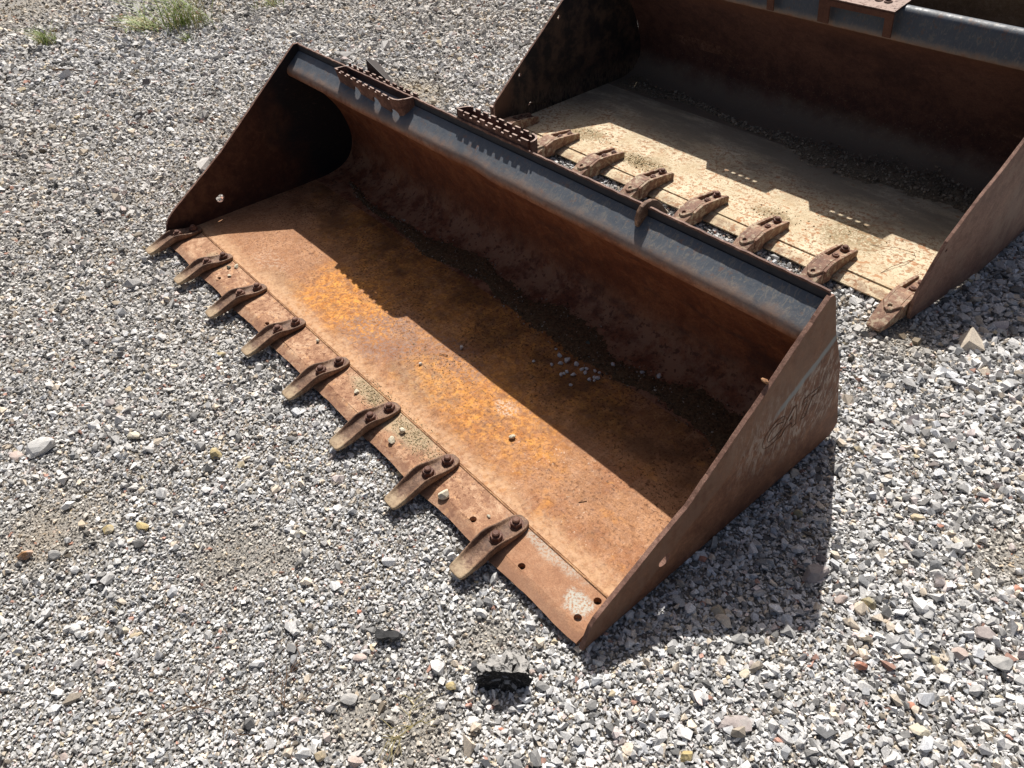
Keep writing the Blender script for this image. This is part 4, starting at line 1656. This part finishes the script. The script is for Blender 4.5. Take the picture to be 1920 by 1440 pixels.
for k, (x, y, s) in enumerate(cl):
    o = obj('pebble', PEB[k % 5], None, None, (x, y, float(za(np.array([x]), np.array([y]))[0]) + s * 0.00036))
    o.scale = (s * 0.00215,) * 3
    o.rotation_euler = (rnd.uniform(-.3, .3), rnd.uniform(-.3, .3), rnd.uniform(0, 6))
    o['label'] = 'small pale pebble in the loose cluster on the shaded floor of the front bucket'
    o['category'] = 'pebble'
    o['group'] = 'pale pebbles clustered on the shaded bucket floor'
single = [(1.677, 0.760, 12, 'pale pebble on the dark grit just above the pebble cluster'), (1.808, 0.739, 12, 'lone pale pebble on the grit, right of the pebble cluster'),
          (1.896, 0.776, 11, 'left one of two pale pebbles at the foot of the rusty back plate'), (1.945, 0.798, 11, 'right one of two pale pebbles at the foot of the rusty back plate'),
          (1.975, 0.746, 6, 'tiny white pebble on the shaded floor right of the cluster'), (1.830, 0.306, 14, 'white pebble alone on the sunlit orange floor near the shadow edge'),
          (1.380, 0.304, 9, 'small grey pebble on sunlit rust, middle of the front bucket floor'), (1.407, 0.448, 11, 'pebble lying right on the shadow edge of the front bucket floor'),
          (1.043, 0.122, 12, 'white pebble beside the weld seam, between the fourth and fifth teeth'), (1.353, 0.080, 13, 'cream pebble on the cutting edge, beside the sandy silt'),
          (1.592, 0.088, 17, 'knobbly white pebble on the cutting edge behind a plugged bolt hole'), (1.601, 0.044, 17, 'white pebble plugging a bolt hole in the cutting edge'),
          (1.865, 0.038, 23, 'long cream stone standing on the cutting edge near the last teeth'), (1.999, 0.079, 8, 'small white chip beside the last tooth'),
          (0.418, 0.123, 14, 'white chip beside the weld seam, next to the second tooth'), (0.402, 0.097, 13, 'dark green-grey pebble on the cutting edge by the second tooth'),
          (0.457, 0.075, 10, 'tiny white chip between the second and third teeth')]
GMAT = mat_rock('dark_pebble', (0.10, 0.10, 0.075), (0.17, 0.165, 0.125))
CMAT = mat_rock('cream_pebble', (0.55, 0.49, 0.36), (0.70, 0.64, 0.50))
for k, (x, y, s, lab) in enumerate(single):
    me = icorock(300 + k, 0.5, 0.40, 0.36, 2, 9)
    me.materials.append(GMAT if 'dark' in lab else CMAT if ('cream' in lab or 'white' in lab) else PMAT)
    o = obj('pebble', me, None, None, (x, y, float(za(np.array([x]), np.array([y]))[0]) + s * 0.0003))
    o.scale = (s * 0.00175,) * 3
    o.rotation_euler = (rnd.uniform(-.3, .3), rnd.uniform(-.3, .3), rnd.uniform(0, 6))
    o['label'] = lab
    o['category'] = 'pebble'
    o['group'] = 'single stones lying in the front bucket'

# ---------------------------------------------------------------- stones that stand out in the gravel
COLS = {
    'white': ((0.56, 0.55, 0.53), (0.72, 0.71, 0.68)), 'grey': ((0.30, 0.30, 0.29), (0.45, 0.44, 0.42)), 'dark': ((0.085, 0.085, 0.085), (0.16, 0.155, 0.15)),
    'tan': ((0.42, 0.33, 0.20), (0.58, 0.47, 0.30)), 'yellow': ((0.46, 0.34, 0.12), (0.62, 0.50, 0.24)), 'cream': ((0.58, 0.52, 0.38), (0.72, 0.65, 0.50)),
    'pink': ((0.46, 0.35, 0.30), (0.58, 0.47, 0.42)), 'red': ((0.42, 0.14, 0.08), (0.58, 0.24, 0.14)), 'orange': ((0.34, 0.13, 0.03), (0.50, 0.23, 0.06)),
    'blue': ((0.38, 0.40, 0.42), (0.52, 0.54, 0.56)), 'olive': ((0.24, 0.20, 0.10), (0.40, 0.34, 0.18)), 'mauve': ((0.30, 0.255, 0.245), (0.42, 0.36, 0.34))}
DUST = (0.46, 0.44, 0.41)
RM = {k: mat_rock(k + '_stone', tuple(u * 0.78 + d * 0.14 for u, d in zip(a, DUST)), tuple(u * 0.80 + d * 0.2 for u, d in zip(b, DUST)), DUST, 0.45) for k, (a, b) in COLS.items()}
ST = [  # x, y, length mm, width, height, colour, label
    (0.878, -0.739, 92, 70, 52, 'white', 'biggest whitish angular rock, alone on fine gravel at the left edge'),
    (0.846, -0.800, 50, 40, 16, 'pink', 'flat pinkish slab touching the big whitish rock'),
    (1.027, -0.503, 58, 36, 28, 'cream', 'cream stone right of the big whitish rock'),
    (1.267, -0.354, 48, 36, 28, 'yellow', 'yellow-tan stone below the fourth tooth'),
    (0.897, -0.477, 44, 32, 24, 'dark', 'dark grey stone uphill of the cream stone'),
    (0.805, -0.508, 54, 34, 22, 'mauve', 'grey-beige stone left of the dark grey one'),
    (0.590, -0.259, 54, 34, 20, 'white', 'white flat stone left of the second tooth'),
    (0.603, -0.383, 20, 16, 14, 'red', 'small pink-red chip among pale gravel left of the teeth'),
    (0.832, -0.141, 34, 22, 16, 'yellow', 'yellow flake just below the third tooth tip'),
    (0.140, -0.393, 34, 24, 18, 'tan', 'tan stone far left on the swept gravel'),
    (0.783, -0.440, 38, 28, 20, 'tan', 'tan stone uphill of the grey-beige one'),
    (1.281, -0.444, 26, 22, 18, 'white', 'round white stone left of the yellow-tan stone'),
    (1.326, -0.684, 36, 26, 22, 'yellow', 'lower-lying yellow stone, left one of the yellow pair'),
    (1.379, -0.614, 46, 30, 28, 'yellow', 'tall yellow stone, right one of the yellow pair'),
    (1.259, -0.877, 42, 30, 26, 'orange', 'rust-orange stone near the left edge of the picture'),
    (1.313, -0.821, 40, 30, 22, 'grey', 'grey stone just right of the rust-orange one'),
    (1.553, -0.850, 36, 28, 20, 'white', 'whitish flat stone at lower left'),
    (1.641, -0.760, 22, 18, 16, 'cream', 'small cream pebble above a flat tan flake, lower left'),
    (1.669, -0.745, 36, 18, 9, 'tan', 'flat tan flake at lower left'),
    (1.529, -0.971, 32, 26, 20, 'cream', 'pale cream stone at the lower left edge'),
    (1.856, -0.961, 22, 18, 18, 'pink', 'pinkish tan stone near the lower left corner'),
    (2.222, -0.553, 34, 24, 22, 'tan', 'light tan stone at the bottom edge, left of the middle'),
    (1.694, -0.305, 36, 22, 20, 'cream', 'long cream stone below the fifth tooth'),
    (1.759, -0.330, 34, 28, 22, 'grey', 'grey stone under the long cream one'),
    (2.302, -0.302, 34, 22, 18, 'white', 'white stone left of the asphalt lump'),
    (2.283, -0.261, 28, 22, 20, 'yellow', 'pale yellow stone left of the asphalt lump'),
    (2.090, -0.373, 40, 24, 16, 'pink', 'pale pink slab below the black asphalt chip'),
    (2.156, -0.444, 48, 30, 24, 'grey', 'long grey stone left of the pale yellow one'),
    (2.190, -0.103, 34, 24, 20, 'white', 'whitish stone between the black chip and the bucket corner'),
    (2.277, -0.505, 36, 24, 22, 'pink', 'pinkish stone at the bottom edge under the asphalt lump'),
    (1.988, -0.315, 16, 12, 12, 'red', 'small bright red chip above the black asphalt chip'),
    (2.340, -0.257, 17, 12, 12, 'red', 'orange-red chip touching the left of the asphalt lump'),
    (2.421, -0.237, 20, 15, 14, 'red', 'brick-red chip just below the asphalt lump'),
    (2.376, -0.108, 18, 16, 13, 'pink', 'pink chip right of the asphalt lump'),
    (2.485, -0.019, 32, 26, 22, 'blue', 'bluish white stone in front of the bucket corner'),
    (2.647, 0.554, 70, 54, 40, 'mauve', 'largest grey stone inside the bucket shadow on gravel'),
    (2.514, 0.689, 30, 28, 22, 'olive', 'yellow-olive stone in the bucket shadow, near the side plate'),
    (2.556, 0.312, 36, 32, 26, 'tan', 'beige stone in the lower part of the bucket shadow'),
    (2.441, 0.396, 28, 16, 18, 'red', 'reddish stone in the shadow close to the side plate'),
    (2.728, 0.882, 36, 26, 22, 'tan', 'tan stone on sunlit gravel right of the bucket shadow'),
    (2.777, 0.573, 42, 34, 32, 'olive', 'olive-yellow stone right of the shadow corner'),
    (2.728, 0.538, 34, 28, 22, 'pink', 'pinkish stone between shadow corner and olive stone'),
    (2.983, 0.856, 32, 26, 16, 'red', 'coral-red flat chip at the right edge'),
    (2.776, 0.903, 20, 14, 12, 'red', 'bright red sliver uphill of the tan stone at right'),
    (2.844, 0.425, 28, 24, 22, 'red', 'square brick-red chip below the olive stone'),
    (2.961, 0.423, 26, 22, 14, 'red', 'red flat chip at lower right'),
    (2.746, 0.125, 70, 46, 26, 'mauve', 'large mauve-grey triangular slab near the bottom'),
    (2.691, 0.231, 30, 22, 20, 'cream', 'cream stone uphill of the mauve slab'),
    (2.718, 0.004, 36, 26, 24, 'yellow', 'golden yellow stone at the bottom edge'),
    (3.039, 0.647, 58, 42, 30, 'grey', 'grey angular stone at the right edge, lower part'),
    (2.972, 0.602, 42, 34, 26, 'pink', 'pinkish grey stone left of the grey angular one'),
    (2.983, 0.686, 54, 32, 24, 'mauve', 'long grey-tan stone uphill of the pinkish grey one'),
    (2.840, 0.753, 36, 32, 26, 'white', 'round whitish stone on gravel right of the shadow'),
    (2.767, 0.244, 24, 20, 18, 'dark', 'black cinder right of the mauve slab'),
    (2.996, 0.388, 40, 30, 20, 'cream', 'pale square block at lower right'),
]
for k, (x, y, a, b, c, cl_, lab) in enumerate(ST):
    me = icorock(500 + k, a * 0.00056, b * 0.00056, c * 0.00058, 2, 13)
    me.materials.append(RM[cl_])
    z = gz(x, y) + c * 0.00026
    o = obj('stone', me, None, None, (x, y, z))
    o.rotation_euler = (rnd.uniform(-.18, .18), rnd.uniform(-.18, .18), rnd.uniform(-.5, .5) + 0.75)
    o['label'] = lab
    o['category'] = 'stone'
    o['group'] = 'stones standing out in the gravel'

# asphalt lump with its broken black face, and the thin black chip
rgA = random.Random(77)
bm = bmesh.new()
bmesh.ops.create_icosphere(bm, subdivisions=4, radius=1.0)
pl = [(Vector((0.58, -0.52, 0.22)).normalized(), 0.22), (Vector((-0.30, 0.36, 1)).normalized(), 0.52), (Vector((-1, 0.1, 0.2)).normalized(), 0.75), (Vector((0.6, 1, 0.3)).normalized(), 0.72), (Vector((1, 0.2, 0.4)).normalized(), 0.75)]
from mathutils import noise as mn
for v in bm.verts:
    for n, d in pl:
        t = v.co.dot(n) - d
        if t > 0:
            v.co -= n * t
    q = v.co.normalized()
    v.co += q * (0.26 * mn.fractal(v.co * 2.3, 0.8, 2.0, 5) + 0.10 * mn.noise(v.co * 9))
    v.co = Vector((v.co.x * 0.068, v.co.y * 0.064, v.co.z * 0.066))
me = from_bm('asphalt_lump', bm)
t = NT('broken_asphalt').world()
geo = t.t.nodes.new('ShaderNodeNewGeometry')
sx_ = t.t.nodes.new('ShaderNodeSeparateXYZ')
t.put(sx_.inputs[0], geo.outputs['Normal'])
dust = t.math('MULTIPLY', t.ss(sx_.outputs[2], 0.52, 0.80), t.ss(t.noise(70, 5, 0.75), 0.36, 0.50))
col = t.mix(t.ss(t.noise(190, 4, 0.7), 0.5, 0.62), (0.014, 0.014, 0.014), (0.085, 0.080, 0.076))
col = t.mix(t.math('MULTIPLY', dust, 0.9), col, (0.48, 0.465, 0.44))
AS = t.done(col, 0.85, t.bump(t.noise(170, 5, 0.75), 0.9, 0.006), 0.3)
me.materials.append(AS)
o = obj('asphalt_lump', me, None, None, (2.352, -0.160, gz(2.352, -0.160) + 0.010), label='broken lump of asphalt, pale on top with a black face, near the bucket corner', category='asphalt lump')
bm = bmesh.new()
pts = [(-0.034, 0.004), (-0.030, 0.014), (-0.016, 0.013), (-0.006, 0.009), (0.004, 0.014), (0.020, 0.013), (0.034, 0.006), (0.033, -0.006), (0.018, -0.012), (0.006, -0.007), (-0.010, -0.013), (-0.026, -0.011)]
a = [bm.verts.new((*p, 0.0)) for p in pts]
b = [bm.verts.new((p[0] * 0.9, p[1] * 0.85, 0.009 + 0.002 * math.sin(i * 2.1))) for i, p in enumerate(pts)]
bm.faces.new(a[::-1])
bm.faces.new(b)
for i in range(len(pts)):
    bm.faces.new((a[i], a[(i + 1) % len(pts)], b[(i + 1) % len(pts)], b[i]))
me = from_bm('asphalt_chip', bm)
me.materials.append(mat_rock('black_chip', (0.035, 0.035, 0.036), (0.075, 0.075, 0.075)))
o = obj('asphalt_chip', me, None, None, (2.091, -0.299, gz(2.091, -0.299) + 0.012), label='flat ragged black asphalt chip lying on gravel below the sixth tooth', category='asphalt chip')
o.rotation_euler = (0.1, -0.12, 0.70)


# ---------------------------------------------------------------- grass and dry weeds
def tuft(x, y, n, hmin, hmax, lean, seed, label, straw=0.15, spread=0.05, aim=None, aimw=0.0):
    rg = random.Random(seed)
    V, F, mi = [], [], []
    for k in range(n):
        a = rg.uniform(0, 6.283)
        if aim is not None and rg.random() < aimw:
            a = aim + rg.gauss(0, 0.35)
        r = abs(rg.gauss(0, spread))
        b = rg.uniform(0, 6.283)
        px, py = r * math.cos(b), r * math.sin(b)
        h = rg.uniform(hmin, hmax)
        ln = lean * rg.uniform(0.4, 1.5) * h
        w = rg.uniform(0.0016, 0.0032)
        base = len(V)
        tx, ty = -math.sin(a), math.cos(a)
        for s in range(5):
            f = s / 4
            cx = px + math.cos(a) * ln * f * f
            cy = py + math.sin(a) * ln * f * f
            cz = h * (f - 0.42 * lean * 0.5 * f * f)
            ww = w * (1 - f) ** 0.7 + 0.0003
            V.append((cx + tx * ww, cy + ty * ww, max(cz, 0.004)))
            V.append((cx - tx * ww, cy - ty * ww, max(cz, 0.004) + 0.0006))
        st = 1 if rg.random() < straw else 0
        for s in range(4):
            q = base + s * 2
            F.append((q, q + 1, q + 3, q + 2))
            mi.append(st)
    me = mesh('grass_tuft', V, F)
    me.materials.append(M['grass'])
    me.materials.append(M['straw'])
    me.polygons.foreach_set('material_index', mi)
    obj('grass_tuft', me, None, None, (x, y, gz(x, y) - 0.004), label=label, category='grass', group='weedy grass tufts in the gravel')


tuft(-2.86, 1.26, 170, 0.08, 0.40, 0.95, 1, 'tallest green grass tuft at the top edge', 0.2, 0.13)
tuft(-3.00, 1.03, 120, 0.04, 0.15, 1.6, 2, 'low yellow-green grass patch left of the tallest tuft', 0.4, 0.10, 3.9, 0.55)
tuft(-3.148, 0.414, 95, 0.05, 0.17, 0.8, 3, 'small green grass tuft at upper left, apart from the others', 0.25, 0.045)
tuft(-2.545, 1.148, 45, 0.03, 0.08, 0.9, 4, 'tiny grass sprig just below the tallest tuft', 0.2, 0.03)
tuft(-2.754, 1.894, 60, 0.03, 0.12, 0.9, 5, 'faint grass sprigs at the top edge right of the tallest tuft', 0.4, 0.07)


def stems(name, x, y, paths, r, label, cat, mat, group=None):
    V, F = [], []
    for pth in paths:
        base = len(V)
        for i, p in enumerate(pth):
            rr = r * (1 - 0.6 * i / max(1, len(pth) - 1))
            q = pth[min(i + 1, len(pth) - 1)]
            pr = pth[max(i - 1, 0)]
            d = Vector((q[0] - pr[0], q[1] - pr[1], 0))
            d = d.normalized() if d.length > 1e-6 else Vector((1, 0, 0))
            n = Vector((-d.y, d.x, 0))
            z = gz(x + p[0], y + p[1]) + p[2]
            c = Vector((x + p[0], y + p[1], z))
            for v in (c + n * rr, c + Vector((0, 0, rr)), c - n * rr, c - Vector((0, 0, rr))):
                V.append(v)
        for i in range(len(pth) - 1):
            for k in range(4):
                a = base + i * 4 + k
                b = base + i * 4 + (k + 1) % 4
                F.append((a, b, b + 4, a + 4))
    V = [(v[0] - x, v[1] - y, v[2]) for v in V]
    kw = dict(label=label, category=cat)
    if group:
        kw['group'] = group
    obj(name, mesh(name, V, F), mat, None, (x, y, 0), False, **kw)


def weed(seed, n, L):
    rg = random.Random(seed)
    out = []
    for k in range(n):
        a = rg.uniform(0, 6.28)
        p, c = [], [0, 0]
        m = rg.randint(5, 9)
        for s in range(m):
            p.append((c[0], c[1], 0.013 + 0.012 * math.sin(math.pi * s / (m - 1))))
            a += rg.uniform(-0.4, 0.4)
            c = [c[0] + math.cos(a) * L / m, c[1] + math.sin(a) * L / m]
            if s > 1 and rg.random() < 0.4:
                b = a + rg.choice((-1, 1)) * rg.uniform(0.5, 1.0)
                out.append([(c[0], c[1], 0.016), (c[0] + math.cos(b) * 0.02, c[1] + math.sin(b) * 0.02, 0.015), (c[0] + math.cos(b) * 0.038, c[1] + math.sin(b) * 0.04, 0.012)])
        out.append(p)
    return out


stems('dry_weed', 1.955, -0.700, weed(5, 8, 0.17), 0.0011, 'dead dark weed with wiry stems lying on the gravel, lower left', 'dry weed', M['twig'], 'dead wiry weeds on the gravel')
stems('dry_weed', 2.085, -0.560, weed(8, 6, 0.15), 0.0010, 'smaller dead weed nearer the bottom edge, right of the bigger one', 'dry weed', M['twig'], 'dead wiry weeds on the gravel')
stems('dry_weed', 2.30, -0.375, weed(12, 7, 0.06), 0.0010, 'little tangle of straw below the pale yellow stone', 'dry weed', M['straw'], 'dead wiry weeds on the gravel')
stems('twig', -2.53, 0.28, [[(0, 0, 0.02), (0.06, 0.07, 0.026), (0.13, 0.14, 0.022)]], 0.006, 'short dark stick on the gravel at upper left', 'twig', M['twig'])


def wire():
    x0, y0 = BX + 1.93, BY + 0.19
    pts = [(0.0, -0.08), (0.01, -0.02), (0.03, 0.04), (0.04, 0.10), (0.02, 0.12), (-0.04, 0.10), (-0.12, 0.07)]
    V, F = [], []
    for i, p in enumerate(pts):
        for d in ((0.0011, 0, 0), (0, 0.0011, 0), (-0.0011, 0, 0), (0, -0.0011, 0)):
            V.append((p[0] + d[0], p[1] + d[1], 0.003 + 0.012 * math.sin(i)**2 + (0.001 if d[1] else 0)))
    for i in range(len(pts) - 1):
        for k in range(4):
            a, b = i * 4 + k, i * 4 + (k + 1) % 4
            F.append((a, b, b + 4, a + 4))
    obj('stem', mesh('stem', V, F), M['twig'], None, (x0, y0, -0.001), label='thin dry stem bent on the cream floor of the middle bucket', category='stem')


wire()


def bit(x, y, a, L, lab):
    V, F = [], []
    c, s_ = math.cos(a), math.sin(a)
    for i in range(4):
        f = i / 3 - 0.5
        bx, by = x0 = (f * L * c - 0.12 * L * s_ * (f * f), f * L * s_ + 0.12 * L * c * (f * f))
        for d in ((-s_ * 0.0011, c * 0.0011, 0), (0, 0, 0.0018), (s_ * 0.0011, -c * 0.0011, 0)):
            V.append((bx + d[0], by + d[1], 0.001 + d[2]))
    for i in range(3):
        for k in range(3):
            F.append((i * 3 + k, i * 3 + (k + 1) % 3, i * 3 + 3 + (k + 1) % 3, i * 3 + 3 + k))
    obj('twig', mesh('twig', V, F), M['twig'], None, (x, y, 0.001), label=lab, category='twig')


bit(1.395, 0.385, 0.5, 0.030, 'tiny dark twig on the sunlit rust near the shadow edge, middle of the front bucket')
bit(2.130, 0.290, 1.0, 0.022, 'tiny dark twig on the brown floor near the right side plate of the front bucket')
